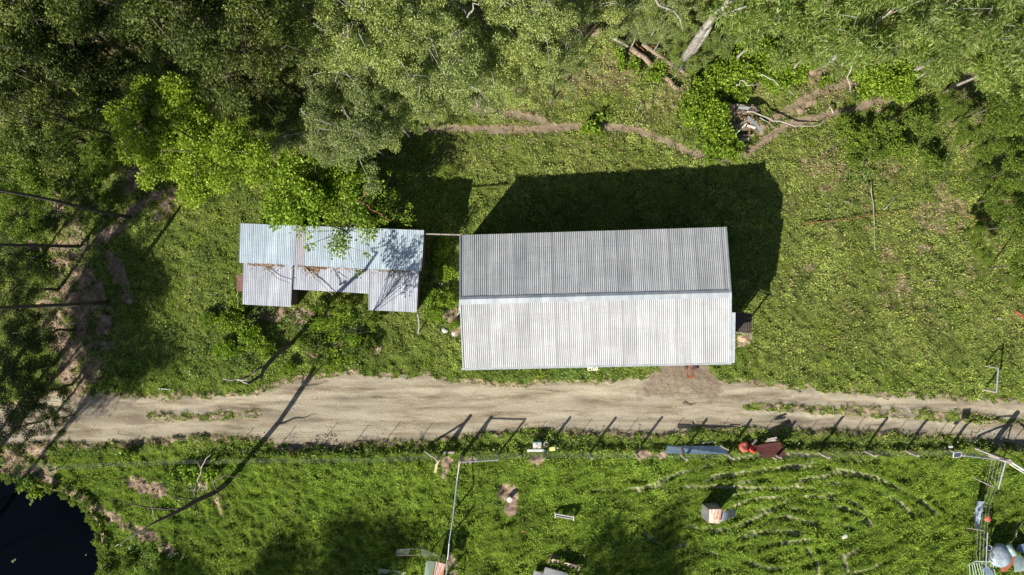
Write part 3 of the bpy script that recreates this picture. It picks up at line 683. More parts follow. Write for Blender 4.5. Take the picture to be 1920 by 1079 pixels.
many([(1580, 235, .6), (1610, 255, .8), (1640, 280, .7), (1600, 300, .6), (1660, 240, .7), (1690, 280, .8), (1720, 230, .8), (1740, 300, .7)], 'dbush', 'bush', 'low green bush on the slope below the right-hand dirt path', 'bush', 'bushes below the right-hand path')
many([(450, 560, .6), (430, 610, .7), (470, 630, .8), (420, 655, .6), (500, 660, .6), (390, 600, .5), (540, 690, .4)], 'bush', 'weed_bush', 'yellow-green weed bush below the left part of the small shed', 'bush', 'weed bushes below the small shed')
many([(590, 600, .7), (630, 620, .7), (660, 650, .7), (600, 650, .8), (570, 640, .6), (640, 580, .6), (700, 600, .5), (690, 650, .5), (620, 685, .5)], 'dbush', 'weed_bush', 'green weed bush in the rough patch below the notch of the small shed', 'bush', 'weed bushes below the shed notch')
many([(825, 470, .5), (835, 510, .6), (820, 560, .6), (845, 560, .5), (815, 590, .5), (850, 610, .3), (835, 450, .4)], 'bush', 'weed_bush', 'leafy weed bush in the gap between the two sheds', 'bush', 'weed bushes between the sheds')
many([(60, 440, .7), (100, 360, .6), (170, 330, .7), (40, 500, .7), (200, 370, .5), (60, 330, .8), (130, 320, .6), (200, 300, .8), (20, 430, .8), (80, 520, .5)], 'dbush', 'bush', 'dark bush among the leaning trunks at the left', 'bush', 'bushes among the leaning trunks')
many([(1160, 100, .9), (1190, 125, .9), (1232, 140, 1.1), (1240, 120, .8), (1168, 122, .8), (1115, 236, 1.2), (1100, 238, .9), (1345, 292, .8), (1500, 143, 1), (1620, 168, 1.1), (1548, 152, .9)], 'sprig', 'young_plant', 'small fresh green plant by the logs or the dirt path', 'plant', 'young plants by logs and path')
many([(20, 898, .3), (90, 915, .3), (140, 938, .3), (168, 970, .3), (183, 1003, .3), (190, 1038, .3), (190, 1074, .35), (112, 935, .25), (160, 950, .35), (176, 985, .4), (186, 1020, .4), (192, 1055, .4), (120, 925, .3), (200, 1075, .5), (60, 905, .3), (240, 1060, .5), (300, 1065, .5)], 'dbush', 'shore_plant', 'dark green plant on the right-hand shore of the pond', 'plant', 'plants along the pond shore')
many([(350, 888, 1.2), (375, 892, 1.3), (325, 896, 1), (400, 880, 1), (42, 912, 1.1), (60, 925, 1), (235, 855, 1)], 'sprig', 'reed_clump', 'light green weed clump near the pond and dead tree', 'plant', 'weed clumps near pond and dead tree')
many([(1285, 118, .3), (1272, 100, .28), (1310, 108, .25), (1335, 80, .3), (1300, 70, .3), (1318, 88, .25)], 'spike', 'sapling', 'leafy gum sapling around the foot of the white trunk', 'sapling', 'gum saplings at the white trunk')
tree(684, 612, 'thin', 'shrub_tree', 'slim sparse tree below the small shed, its shadow on the right roof section', 'tree', None, s=.75, hs=2.1, ground=True)
# tall trees whose trunks lean out of the left edge, and the ones round about that throw the shadows
for p, lb in [((243, 408), 'tall tree with the longest dark trunk of those at the left edge'), ((152, 462), 'tall tree with a thin dark trunk, second down of those at the left edge'),
              ((205, 567), 'tall tree with trunk level with the small shed roof at the left edge'), ((103, 286), 'tall tree with short dark trunk, topmost of those at the left edge')]:
    tree(p[0], p[1], 'pole', 'tall_tree', lb, 'tree', None, s=1.15 if p[0] > 200 else 1.0, hs=1.15 if p[0] != 103 else .9, ground=True, var=0)
for p in [(275, 1560, .95), (130, 1600, .9), (790, 1580, .95), (0, 1560, .8), (-90, 830, 1.0), (-120, 985, .8), (-100, 1085, .8), (-75, 905, .7), (2040, 330, .8), (2060, 520, .8), (2000, 150, .8)]:
    tree(p[0], p[1], 'tall', 'tall_tree', 'tall tree standing outside the frame and casting a long shadow', 'tree', 'trees outside the frame', s=p[2]*1.1, ground=True, var=0)
for q in range(26):
    x_ = -700+q*125+random.uniform(-40, 40)
    for yy in (-160, -330):
        tree(x_, yy+random.uniform(-50, 50), ('gum', 'dark', 'spike')[(q//3) % 3], 'gum_tree', 'tree of the wood beyond the top edge of the picture', 'tree', 'trees beyond the top edge', s=random.uniform(.9, 1.15), ground=True)

# ------------------------------------------------------------------ the large shed
def W(px, py, z): f = (H-z)/H; return Vector(((px-960)*K*f, (539.5-py)*K*f, z))
eN0, eN1, eS, rd0, rd1 = 3.3, 3.6, 4.1, 4.75, 5.05
NW, NE = W(864, 441, eN0), W(1359, 426, eN1)
SW, SE = W(870, 691, eS), W(1368, 680, eS)
RW, RE = W(864, 562, rd0), W(1368, 549, rd1)
sh = root('large_shed', (W(1110, 560, 0).x, W(1110, 560, 0).y, 0), 'large gabled shed with pale corrugated iron roof beside the dirt road', 'shed')
mb = MB(); mb.corr(NW, NE, RE, RW, rows=5); obj('roof_sheet', mb, M_ROOF_N, sh, label='darker grey roof side facing away from the road')
mb = MB(); mb.corr(RW, RE, SE, SW, rows=5); obj('roof_sheet', mb, M_ROOF_S, sh, label='near-white streaked roof side facing the road')
mb = MB()
up = Vector((0, 0, .035)); nS = (SW-RW).normalized()*.30; nN = (NW-RW).normalized()*.16
mb.quad(RW+up, RE+up, RE+nS+up*.6, RW+nS+up*.6, .012); mb.quad(RW+nN+up*.6, RE+nN+up*.6, RE+up, RW+up, .012)
obj('ridge_cap', mb, M_RIDGE, sh)
mb = MB(); dn = Vector((0, 0, -.05))
mb.beam(SW+Vector((-.15, -.06, -.06)), SE+Vector((.12, -.06, -.06)), .11, .10); obj('gutter', mb, M_FLASH, sh)
mb = MB(); e1 = Vector((.045, 0, .02))
mb.beam(NE+e1, RE+e1, .12, .05); mb.beam(RE+e1, SE+e1, .12, .05); obj('edge_flashing', mb, M_FLASH, sh)
mb = MB(); e1 = Vector((-.04, 0, .02)); mb.beam(NW+e1, RW+e1, .07, .05); mb.beam(RW+e1, SW+e1, .07, .05); obj('edge_flashing', mb, M_FLASH, sh)
# blue-white flashing strip down the right part of the road side
a = RE.lerp(SE, .28)+Vector((.20, 0, .01)); mb = MB(); mb.quad(a+Vector((-.17, 0, 0)), a+Vector((.13, 0, 0)), SE+Vector((.30, -.02, 0)), SE+Vector((.0, -.02, 0)), .02)
obj('barge_strip', mb, M_FLASH, sh, label='wide blue-white barge strip on the right end')
ins = Vector((.15, 0, 0)); iy = Vector((0, .15, 0))
def wall(p, q, hp, hq, mid=None):
    mb = MB(); p0, q0 = Vector((p.x, p.y, -.2)), Vector((q.x, q.y, -.2))
    pts = [p0, q0, Vector((q.x, q.y, hq))]+([Vector((mid.x, mid.y, mid.z))] if mid is not None else [])+[Vector((p.x, p.y, hp))]
    nrm = (q0-p0).cross(Vector((0, 0, 1))).normalized()*.05; k_ = len(pts)
    vs = pts+[v_+nrm for v_ in pts]
    fs = [tuple(range(k_)), tuple(range(2*k_-1, k_-1, -1))]+[(i_, (i_+1) % k_, (i_+1) % k_+k_, i_+k_) for i_ in range(k_)]
    L = (q0-p0).length
    uv = [(((v_-p0).dot((q0-p0).normalized())), v_.z) for v_ in vs]
    mb.add(vs, fs, uv); return mb
dz = .08
obj('wall', wall(NW+ins-iy, NE-ins-iy, eN0-dz, eN1-dz), M_WALLIRON, sh)
obj('wall', wall(SW+ins+iy, SE-ins+iy, eS-dz, eS-dz), M_WALLIRON, sh)
obj('wall', wall(NW+ins-iy*1.4, SW+ins+iy*1.4, eN0-dz, eS-dz, RW+ins-Vector((0, 0, dz))), M_WALLIRON, sh)
obj('wall', wall(NE-ins-iy*1.4, SE-ins+iy*1.4, eN1-dz, eS-dz, RE-ins-Vector((0, 0, dz))), M_WALLIRON, sh)
# lean-to on the right end
mb = MB(); mb.corr(W(1376, 586, 2.3), W(1410, 588, 2.1), W(1409, 625, 2.0), W(1374, 622, 2.2), rows=3)
lt = root('lean_to_roof', (W(1390, 605, 0).x, W(1390, 605, 0).y, 0), 'small dark brown corrugated lean-to against the right end of the large shed', 'lean-to')
obj('roof_sheet', mb, M_BROWN, lt)
mb = MB()
for px_, py_, z_ in ((1408, 590, 2.0), (1407, 623, 1.95)): p = W(px_, py_, z_-.06); mb.beam((p.x, p.y, -.1), p, .09, .09)
obj('post', mb, M_WOODD, lt)
mb = MB(); mb.beam(W(1374, 624, 2.12), W(1410, 627, 1.95), .05, .08); obj('fascia', mb, M_WOOD, lt)
mb = MB(); mb.beam(W(1378, 586, 2.35), W(1398, 596, 2.22), .06, .03); mb.beam(W(1388, 583, 2.3), W(1405, 592, 2.2), .06, .03); mb.beam(W(1376, 588, 2.36), W(1392, 583, 2.3), .05, .03)
obj('loose_board', mb, M_RUST, lt)
# rusty trailer-like steel frame poking out of the door
fr_ = root('cattle_ramp', gp(1293, 700), 'narrow rusty steel ramp poking out from under the large shed roof on the bare dirt', 'ramp')
mb = MB(); mb.beam(gp(1290, 655, .45), gp(1289, 708, .45), .07, .1); mb.beam(gp(1297, 655, .45), gp(1299, 708, .45), .07, .1)
obj('side_rail', mb, M_RUST, fr_)
mb = MB(); mb.beam(gp(1288, 707, .47), gp(1300, 707, .47), .16, .05); mb.beam(gp(1290, 684, .47), gp(1297, 688, .47), .12, .05); mb.beam(gp(1289, 672, .47), gp(1297, 672, .47), .12, .05)
obj('cross_bar', mb, M_RUST, fr_)
mb = MB(); mb.tube([gp(1284, 689, .35), gp(1288, 689, .35)], .18, 12); mb.tube([gp(1300, 689, .35), gp(1304, 689, .35)], .18, 12); obj('wheel', mb, M_STEEL, fr_)
# cream slatted pallet against the wall
pl = root('pallet', gp(1112, 692), 'small cream slatted pallet leaning out from the road side of the large shed', 'pallet')
mb = MB(); a, b_ = gp(1101, 684, .75), gp(1121, 684, .75); c, d = gp(1121, 694, .2), gp(1101, 695, .2)
for q in range(6): mb.beam(a.lerp(b_, (q+.4)/6), d.lerp(c, (q+.4)/6), .06, .02)
obj('slat', mb, M_CREAM, pl)
mb = MB(); mb.beam(a, b_, .07, .04); mb.beam(d, c, .07, .04); mb.beam(a.lerp(d, .5), b_.lerp(c, .5), .05, .04); obj('frame', mb, M_CREAM, pl)

# ------------------------------------------------------------------ the small shed
ss = root('small_shed', (W(620, 500, 0).x, W(620, 500, 0).y, 0), 'long low shed with bluish corrugated roof in three lower sections, left of the large shed', 'shed')
A0, A1, A2, A3 = W(450, 419, 2.9), W(795, 432, 2.9), W(790, 509, 2.55), W(448, 493, 2.55)
def lp(a, b, t): return a.lerp(b, t)
for t0, t1, mm in ((0, .305, M_ROOF_B), (.305, .357, M_ROOF_P), (.357, 1, M_ROOF_B)):
    mb = MB(); e = .0 if mm is not M_ROOF_P else -.006
    mb.corr(lp(A0, A1, t0)+Vector((0, 0, e)), lp(A0, A1, t1)+Vector((0, 0, e)), lp(A3, A2, t1)+Vector((0, 0, e)), lp(A3, A2, t0)+Vector((0, 0, e)), rows=4)
    obj('roof_sheet', mb, mm, ss, label='dull grey roof strip' if mm is M_ROOF_P else None)
mb = MB(); mb.corr(W(456, 490, 2.50), W(549, 494, 2.50), W(545, 576, 2.2), W(454, 571, 2.2), rows=3); obj('roof_sheet', mb, M_ROOF_G, ss, label='lower left roof section')
mb = MB(); mb.corr(W(549, 495, 2.40), W(692, 501, 2.40), W(691, 551, 2.2), W(547, 543, 2.2), rows=3); obj('roof_sheet', mb, M_ROOF_G, ss, label='shallow middle roof section')
mb = MB(); mb.corr(W(692, 500, 2.46), W(785, 505, 2.46), W(781, 586, 2.15), W(692, 582, 2.15), rows=3); obj('roof_sheet', mb, M_ROOF_G, ss, label='lower right roof section')
mb = MB(); mb.beam(W(692, 503, 2.47), W(692, 582, 2.17), .04, .03); obj('flashing', mb, M_FLASH, ss)
def wl2(p, q, h1, h2, m=M_WOODD, nm='wall'): obj(nm, wall(p, q, h1, h2), m, ss)
wl2(W(458, 424, 2.8), W(788, 437, 2.8), 2.8, 2.8)
wl2(W(456, 426, 2.8), W(454, 488, 2.5), 2.8, 2.45); wl2(W(788, 440, 2.8), W(785, 500, 2.5), 2.8, 2.45)
wl2(W(460, 492, 2.4), W(458, 566, 2.1), 2.4, 2.1); wl2(W(460, 566, 2.1), W(540, 571, 2.1), 2.1, 2.1); wl2(W(542, 498, 2.4), W(540, 571, 2.1), 2.4, 2.1)
wl2(W(552, 537, 2.1), W(692, 545, 2.1), 2.12, 2.12)
wl2(W(696, 505, 2.4), W(696, 577, 2.0), 2.35, 2.06); wl2(W(698, 577, 2.0), W(776, 581, 2.0), 2.05, 2.05); wl2(W(780, 508, 2.4), W(777, 581, 2.0), 2.35, 2.06)
mb = MB(); mb.tube([W(783, 588, 2.1), W(785, 600, 1.5), W(786, 612, .8), W(784, 626, .1)], .045, 8); obj('downpipe', mb, M_PIPE, ss, label='blue-grey pipe sloping to the ground')
# red-brown panel at the left end, white object in the notch
mb = MB(); mb.quad(W(444, 514, 1.4), W(456, 514, 1.4), W(455, 547, 1.3), W(444, 546, 1.3), .04)
o = obj('iron_sheet', mb, simple('red_brown_sheet', (.10, .05, .04), (.2, .11, .09), 6), label='red-brown sheet leaning on the left end of the small shed', cat='sheet')
mb = MB(); mb.box(gp(549, 560, .5), (.45, .14, .5)); obj('white_box', mb, M_WHITE, label='small white box in the notch of the small shed', cat='box')
# leaves caught in the roof step
lr = np.random.default_rng(5); pts = []
for a, b_, n_ in ((W(466, 494, 2.52), W(532, 497, 2.52), 150), (W(495, 495, 2.5), W(512, 498, 2.5), 60), (W(560, 498, 2.45), W(614, 502, 2.45), 180), (W(570, 502, 2.43), W(596, 506, 2.43), 170), (W(620, 501, 2.46), W(690, 504, 2.46), 70), (W(700, 504, 2.5), W(766, 508, 2.5), 150)):
    for q in range(n_):
        t = lr.random(); p = a.lerp(b_, t); pts.append((p.x, p.y-abs(lr.normal())*(.05 if lr.random() < .7 else .2), p.z+.01))
Vl, Fl = leaves(np.array(pts), .13, .06, -5, 20, lr)
_link(bpy.data.objects.new('roof_leaves', npmesh('roof_leaves', Vl, Fl, L_LITTER)), None, None, None, 'stuff')
# dead sticks lying on the small roof
def stick(name, pts, r0, r1, m, label, cat, group=None, wob=.06, sub_=3, n=6):
    """pts: (px, py, height)"""
    P_ = [gp(p[0], p[1], p[2]) if len(p) < 4 else W(p[0], p[1], p[2]) for p in pts]; Q = []
    for a, b_ in zip(P_[:-1], P_[1:]):
        for q in range(sub_):
            Q.append(a.lerp(b_, q/sub_)+Vector((random.gauss(0, wob), random.gauss(0, wob), 0))*(q > 0))
    Q.append(P_[-1]); R_ = [r0+(r1-r0)*i_/(len(Q)-1) for i_ in range(len(Q))]
    mb = MB(); mb.tube(Q, R_, n)
    return obj(name, mb, m, label=label, cat=cat, group=group, smooth=True)
stick('branch', [(500, 505, 2.55, 0), (520, 522, 2.55, 0), (545, 532, 2.55, 0)], .02, .012, M_WOODD, 'curved dark branch lying on the lower left roof section of the small shed', 'branch', wob=.02)
stick('branch', [(570, 500, 2.5, 0), (590, 524, 2.45, 0), (612, 542, 2.4, 0), (625, 556, 2.35, 0)], .04, .015, M_TWIG, 'broken branch hanging over the edge of the middle roof section', 'branch', wob=.03)
stick('branch', [(540, 508, 2.6, 0), (560, 499, 2.62, 0)], .018, .012, M_TWIG, 'short pale twig across the gap between roof sections', 'branch', wob=.02)
stick('branch', [(628, 514, 2.5, 0), (648, 528, 2.45, 0)], .02, .008, M_WOODD, 'thin dark twig on the middle roof section', 'branch', wob=.02)
# beam between the sheds
mb = MB(); mb.beam(W(794, 439, 2.7), W(866, 441, 2.9), .07, .07); obj('beam', mb, M_WOOD, label='thin timber beam bridging the gap between the two sheds', cat='beam')
# stone, timber offcuts between the sheds
def rock(px, py, r, m, label, h=.6, rot=0., el=1.4, cat='rock', name='rock'):
    rr = random.Random(int(px*7+py)); c = gp(px, py); vs = []; mb = MB(); n1, n2 = 5, 9
    for i_ in range(n1):
        ph = math.pi/2*i_/(n1-1)
        for j in range(n2):
            th = 2*math.pi*j/n2; q = r*(.85+.3*rr.random()); x_, y_ = q*el*math.cos(th)*math.cos(ph), q*math.sin(th)*math.cos(ph)
            vs.append((c.x+x_*math.cos(rot)-y_*math.sin(rot), c.y+x_*math.sin(rot)+y_*math.cos(rot), c.z-.04+q*h*math.sin(ph)))
    fs = [(i_*n2+j, i_*n2+(j+1) % n2, (i_+1)*n2+(j+1) % n2, (i_+1)*n2+j) for i_ in range(n1-1) for j in range(n2)]+[tuple((n1-1)*n2+j for j in range(n2))]
    mb.add(vs, fs); return obj(name, mb, m, label=label, cat=cat)
rock(833, 620, .17, M_ROCK, 'pale oblong rock on the grass left of the large shed', .9, -.7, 1.5)
rock(852, 626, .16, M_ROCK, 'brownish rock against the left wall of the large shed', .5)
rock(1391, 634, .28, simple('straw', (.35, .22, .12), (.6, .45, .28), 12), 'heap of straw-coloured dirt below the lean-to', .4, 0, 1.2, 'heap', 'straw_heap')
stick('plank', [(862, 560, .8), (861, 588, .4)], .04, .04, M_TWIG, 'pale plank propped against the left wall of the large shed', 'plank', wob=0, sub_=1)
stick('plank', [(862, 585, .7), (857, 592, .1)], .03, .03, M_TWIG, 'short pale stick at the left wall of the large shed', 'stick', wob=0, sub_=1)
# pole bits below the small shed
o = root('bird_scarer', gp(582, 600), 'white and red plastic bottle on a stake in the weeds below the small shed', 'stake')
mb = MB(); mb.tube([gp(583, 600), gp(582, 598, .8)], .02, 6); obj('stake', mb, M_STEEL, o)
mb = MB(); mb.tube([gp(579, 605, .7), gp(582, 600, .75), gp(584, 593, .8), gp(585, 587, .82)], [.09, .11, .06, .03], 10); obj('bottle', mb, M_WHITE, o, smooth=True)
mb = MB(); mb.box(gp(581, 593, .78), (.16, .3, .04), -.3); obj('red_flap', mb, M_RED, o)
stick('pvc_pipe', [(563, 613, .1), (570, 621, .25)], .025, .025, M_WHITE, 'short pale pipe in the weeds right of the leaning post', 'pipe', wob=0, sub_=1)
stick('pipe', [(298, 729, .08), (323, 730, .08)], .025, .025, M_WHITE, 'short white pipe lying on the grass above the left part of the road', 'pipe', wob=0, sub_=1)

# ------------------------------------------------------------------ fences
def post(mb, px, py, h, r, lean=(0, 0), n=8):
    a = gp(px, py); mb.tube([a-Vector((0, 0, .2)), Vector((a.x+lean[0], a.y+lean[1], a.z+h))], r, n)
    return Vector((a.x+lean[0], a.y+lean[1], a.z+h))
def wires(o, pts, hs, r=.006, mesh=0):
    mb = MB(); G_ = [gp(*p) for p in pts]
    for h in hs: mb.tube([g_+Vector((0, 0, h)) for g_ in G_], r, 4)
    if mesh:
        for a, b_ in zip(G_[:-1], G_[1:]):
            k_ = int((b_-a).length/mesh)
            for q in range(k_): p = a.lerp(b_, q/max(k_, 1)); mb.beam(p, p+Vector((0, 0, hs[-1])), r, r)
    return obj('wire_mesh', mb, M_WIRE, o)
# left stretch of the road fence
fl_ = root('wire_fence', gp(500, 858), 'thin wire netting fence along the lower road edge, left of the two timber gate posts', 'fence')
for p, h, r in [((20, 862), 1.2, .022), ((118, 874), 1.35, .035), ((225, 864), 1.3, .02), ((345, 862), 1.3, .022), ((430, 860), 1.3, .018), ((508, 858), 1.3, .018), ((582, 857), 1.3, .018), ((645, 856), 1.25, .018), ((700, 856), 1.3, .02), ((765, 852), 1.25, .018)]:
    mb = MB(); post(mb, *p, h, r); obj('post', mb, M_STEEL, fl_)
mb = MB(); tp = post(mb, 826, 851, 1.6, .10); obj('post', mb, M_WOOD, fl_, label='thick timber end post')
mb = MB(); mb.tube([gp(797, 845, .12), tp-Vector((0, 0, .35))], .06, 8); obj('brace', mb, M_WOOD, fl_)
wires(fl_, [(-40, 858), (118, 872), (345, 861), (508, 857), (700, 855), (826, 850)], [.15, .4, .65, .9, 1.15], .003, 0)
# right stretch
fr2 = root('wire_fence', gp(1360, 850), 'timber post and wire fence along the lower road edge, right of the gate posts', 'fence')
thick = [(866, 853, 1.6, .11), (935, 850, 1.45, .06), (1018, 848, 1.35, .08), (1104, 848, 1.35, .08), (1190, 848, 1.35, .08), (1275, 850, 1.35, .08), (1360, 849, 1.35, .08), (1446, 848, 1.35, .08), (1530, 846, 1.35, .085), (1617, 844, 1.35, .085), (1694, 844, 1.35, .085), (1776, 843, 1.35, .09), (1848, 850, 1.75, .16)]
tops = []
for px_, py_, h, r in thick:
    mb = MB(); tops.append(post(mb, px_, py_, h, r)); obj('post', mb, M_WOOD, fr2)
for px_ in (980, 1062, 1148, 1232, 1318, 1403, 1488, 1572, 1655, 1735):
    mb = MB(); post(mb, px_, 846, 1.25, .018, n=5); obj('star_picket', mb, M_STEEL, fr2)
wires(fr2, [(t_[0], t_[1]-1) for t_ in thick], [.2, .45, .7, .95, 1.2], .003, 0)
mb = MB(); mb.tube([tops[0]-Vector((0, 0, .08)), tops[1]-Vector((0, 0, .02))], .04, 8); obj('top_rail', mb, M_PIPE, fr2)
mb = MB(); mb.tube([tops[-1]-Vector((0, 0, .2)), tops[-2]-Vector((0, 0, .05))], .035, 8); obj('top_rail', mb, M_PIPE, fr2)
mb = MB(); mb.tube([gp(1820, 838, .1), tops[-1]-Vector((0, 0, .6))], .06, 8); obj('brace', mb, M_WOOD, fr2)
mb = MB(); a = gp(843, 846, .05); mb.box((a.x, a.y, a.z+.06), (.75, .12, .12)); obj('step_board', mb, M_WOOD, label='grey board on the ground in the gap between the two timber gate posts', cat='board')
mb = MB(); mb.beam(gp(820, 868, .9), gp(817, 884, .7), .14, .05); mb.beam(gp(825, 858, 1.0), gp(820, 870, .95), .12, .05)
obj('narrow_gate', mb, M_WOODT, label='narrow tan timber gate hanging open from the left timber post', cat='gate')
mb = MB(); mb.beam(gp(863, 858, 1.2), gp(861, 875, 1.15), .12, .06); obj('plank', mb, M_WOODT, label='tan plank fixed below the right timber gate post', cat='plank')
# cross fence between the two paddocks
cf = root('rail_fence', gp(850, 960), 'pipe-topped wire fence running down from the gate post between the two paddocks', 'fence')
cps = [(860, 890, 1.2, .03), (853, 955, 1.3, .055), (846, 1003, 1.35, .055), (843, 1036, 1.2, .03), (838, 1079, 1.25, .05), (834, 1130, 1.2, .05)]
ct = []
for px_, py_, h, r in cps:
    mb = MB(); ct.append(post(mb, px_, py_, h, r)); obj('post', mb, M_STEEL, cf)
allt = [tops[0]-Vector((0, 0, .15))]+ct
for q, (a, b_) in enumerate(zip(allt[:-1], allt[1:])):
    mb = MB(); mb.tube([a, b_], .035 if q in (1, 2) else .025, 8); obj('top_rail', mb, M_PIPE, cf)
wires(cf, [(866, 853)]+[(c_[0], c_[1]) for c_ in cps], [.3, .6, .9], .006, .3)
# right hand fence
ef_ = root('rail_fence', gp(1836, 950), 'rickety pipe and netting fence running down the right side of the paddock', 'fence')
eps = [(1842, 905, 1.3, .05), (1832, 940, 1.2, .04), (1826, 985, 1.2, .03), (1824, 1050, 1.2, .04)]
et = []
for px_, py_, h, r in eps:
    mb = MB(); et.append(post(mb, px_, py_, h, r)); obj('post', mb, M_STEEL, ef_)
for q, (a, b_) in enumerate(zip([tops[-1]-Vector((0, 0, .3))]+et[:-1], et)):
    if q in (0, 3): mb = MB(); mb.tube([a, b_], .045 if q == 0 else .03, 8); obj('top_rail', mb, M_PIPE, ef_)
mb = MB(); mb.tube([gp(1812, 990, .1), et[2]-Vector((0, 0, .3))], .03, 6); mb.tube([gp(1822, 895, .1), et[0]-Vector((0, 0, .2))], .03, 6); obj('brace', mb, M_WOOD, ef_)
wires(ef_, [(1848, 850)]+[(c_[0], c_[1]) for c_ in eps], [.3, .6, .9, 1.15], .005, .3)
# crumpled cloth on it
mb = MB(); vs = []; fs = []
for i_ in range(9):
    for j in range(5):
        t = i_/8; u = j/4
        p = gp(1831+(1846-1831)*u*(1-.5*t)-2*t, 940+52*t, .95+.22*math.sin(t*9+u*5)+.12*math.sin(u*11+t*4)); vs.append(p)
fs = [(i_*5+j, i_*5+j+1, (i_+1)*5+j+1, (i_+1)*5+j) for i_ in range(8) for j in range(4)]
mb.add(vs, fs); obj('tarp', mb, M_FABRIC, label='crumpled faded blue tarp hanging on the right-hand fence', cat='tarp', smooth=True)
rock(1850, 971, .26, M_RED, 'round orange-red bag on the grass right of the right-hand fence', .8, 0, 1.0, 'bag', 'bag')
# white gate at the top right corner
gt = root('farm_gate', tops[-1]-Vector((0, 0, 1.75)), 'long white pipe gate swinging down to the right from the corner post', 'gate')
g0 = tops[-1]-Vector((-.25, .05, .35)); g1 = gp(1935, 893, 1.35)
mb = MB(); mb.tube([g0, g1], .055, 8); mb.tube([g0-Vector((0, 0, .9)), g1-Vector((0, 0, .95))], .035, 8); obj('rail', mb, M_WHITE, gt)
mb = MB()
for t in (.02, .35, .68, .98): mb.tube([g0.lerp(g1, t), g0.lerp(g1, t)-Vector((0, 0, .92))], .025, 6)
obj('upright', mb, M_WHITE, gt)
# solar panel on the fence
sp_ = root('solar_panel', gp(1783, 845), 'small grey solar panel on the fence left of the corner post', 'solar panel')
c_ = gp(1789, 851, 1.5)
mb = MB(); mb.box(c_, (.50, .38, .03), .1, 0, .35); obj('frame', mb, M_WHITE, sp_)
mb = MB(); mb.box(c_+Vector((0, -.006, .018)), (.43, .31, .014), .1, 0, .35); obj('cells', mb, M_PANEL, sp_)
mb = MB(); mb.tube([Vector((c_.x, c_.y+.05, .1)), c_-Vector((0, 0, .03))], .03, 6); obj('post', mb, M_STEEL, sp_)
mb = MB(); mb.box(gp(1782, 838, 1.0), (.2, .12, .12)); obj('energiser_box', mb, M_WHITE, label='tiny white box just above the solar panel', cat='box')
# hitching rail at the right
hr = root('hitching_rail', gp(1850, 708), 'free-standing rail of white pipe on two timber posts on the lawn at the right', 'rail')
mb = MB(); ta = post(mb, 1845, 686, 1.15, .05); obj('post', mb, M_WOOD, hr)
mb = MB(); tb_ = post(mb, 1843, 730, 1.15, .07); obj('post', mb, M_WOOD, hr)
mb = MB(); mb.tube([ta, tb_], .045, 8); obj('rail', mb, M_PIPE, hr)
tp_ = root('garden_tap', gp(1853, 597), 'thin stake with a short white crossbar on the lawn above the hitching rail', 'stake')
mb = MB(); t_ = post(mb, 1853, 597, .7, .015); obj('stake', mb, M_STEEL, tp_)
mb = MB(); mb.tube([t_, t_+Vector((.35, -.02, 0))], .02, 6); obj('crossbar', mb, M_WHITE, tp_)
mb = MB()
for q in range(5): mb.beam(gp(1903+q*4, 582+q*2.4, .05), gp(1901+q*4+3, 590+q*2.4, .05), .035, .03)
mb.beam(gp(1901, 583, .07), gp(1925, 596, .07), .03, .03); mb.beam(gp(1901, 588, .07), gp(1923, 600, .07), .03, .03)
obj('brick_rack', mb, M_RED, label='orange slatted rack lying on the lawn at the right edge', cat='rack')

# ------------------------------------------------------------------ things along the fence
bx = root('beehive_box', gp(1007, 838), 'white box with blue rear edge standing on the fence line', 'box')
mb = MB(); mb.box(gp(1007, 835, .3), (.52, .42, .5)); obj('body', mb, M_WHITE, bx)
mb = MB(); a = gp(1007, 828.5, .45); mb.box(a, (.56, .05, .22)); obj('lid', mb, M_BLUETOP, bx)
mb = MB(); a = gp(1007, 833, .57); mb.box(a, (.2, .05, .01)); mb.box(a+Vector((.12, -.12, 0)), (.07, .03, .01)); obj('marking', mb, M_RUST, bx)
mb = MB(); mb.box(gp(1004, 844, .35), (1.05, .15, .05)); obj('plank', mb, M_WHITE, label='white plank with a blue end just below the white box', cat='plank')
mb = MB(); mb.box(gp(1021, 844, .36), (.22, .14, .06)); obj('blue_board', mb, M_BLUE, label='short blue board at the right end of the white plank', cat='board')
pot = root('plant_pot', gp(1024, 834), 'round empty pot with pale rim right of the white box', 'pot')
mb = MB(); c_ = gp(1024, 833, .3); ring = [(c_.x+.14*math.cos(t*math.pi/8), c_.y+.14*math.sin(t*math.pi/8), c_.z) for t in range(17)]; mb.tube(ring, .022, 6, False); obj('rim', mb, M_ROCK, pot)
mb = MB(); mb.tube([(c_.x, c_.y, .02), (c_.x, c_.y, c_.z-.02)], [.1, .135], 14); obj('body', mb, simple('dark_clay', (.06, .02, .02), (.1, .04, .03)), pot)
mb = MB(); mb.box(gp(1035, 840, .2), (.36, .22, .3), .12); obj('crate', mb, M_YEL, label='pale yellow-green crate on the fence line right of the pot', cat='crate')
mb = MB(); mb.box(gp(1044, 839, .2), (.18, .07, .1), -.7); obj('white_tube', mb, M_WHITE, label='tiny white tube right of the yellow-green crate', cat='tube')
tr_ = root('trough_roof', gp(1300, 845), 'long blue-grey metal sheet roof over a feeder along the fence', 'feeder')
mb = MB(); mb.quad(gp(1250, 836, .9), gp(1356, 836.5, .9), gp(1363, 849, .75), gp(1244, 848, .75), .03); obj('roof_sheet', mb, M_BLUE, tr_)
mb = MB(); mb.beam(gp(1274, 836, .93), gp(1279, 850, .8), .05, .03); obj('strap', mb, M_RUST, tr_)
mb = MB()
for p in (1255, 1300, 1352): a = gp(p, 843); mb.beam(a, (a.x, a.y, .78), .06, .06)
obj('leg', mb, M_WOODD, tr_)
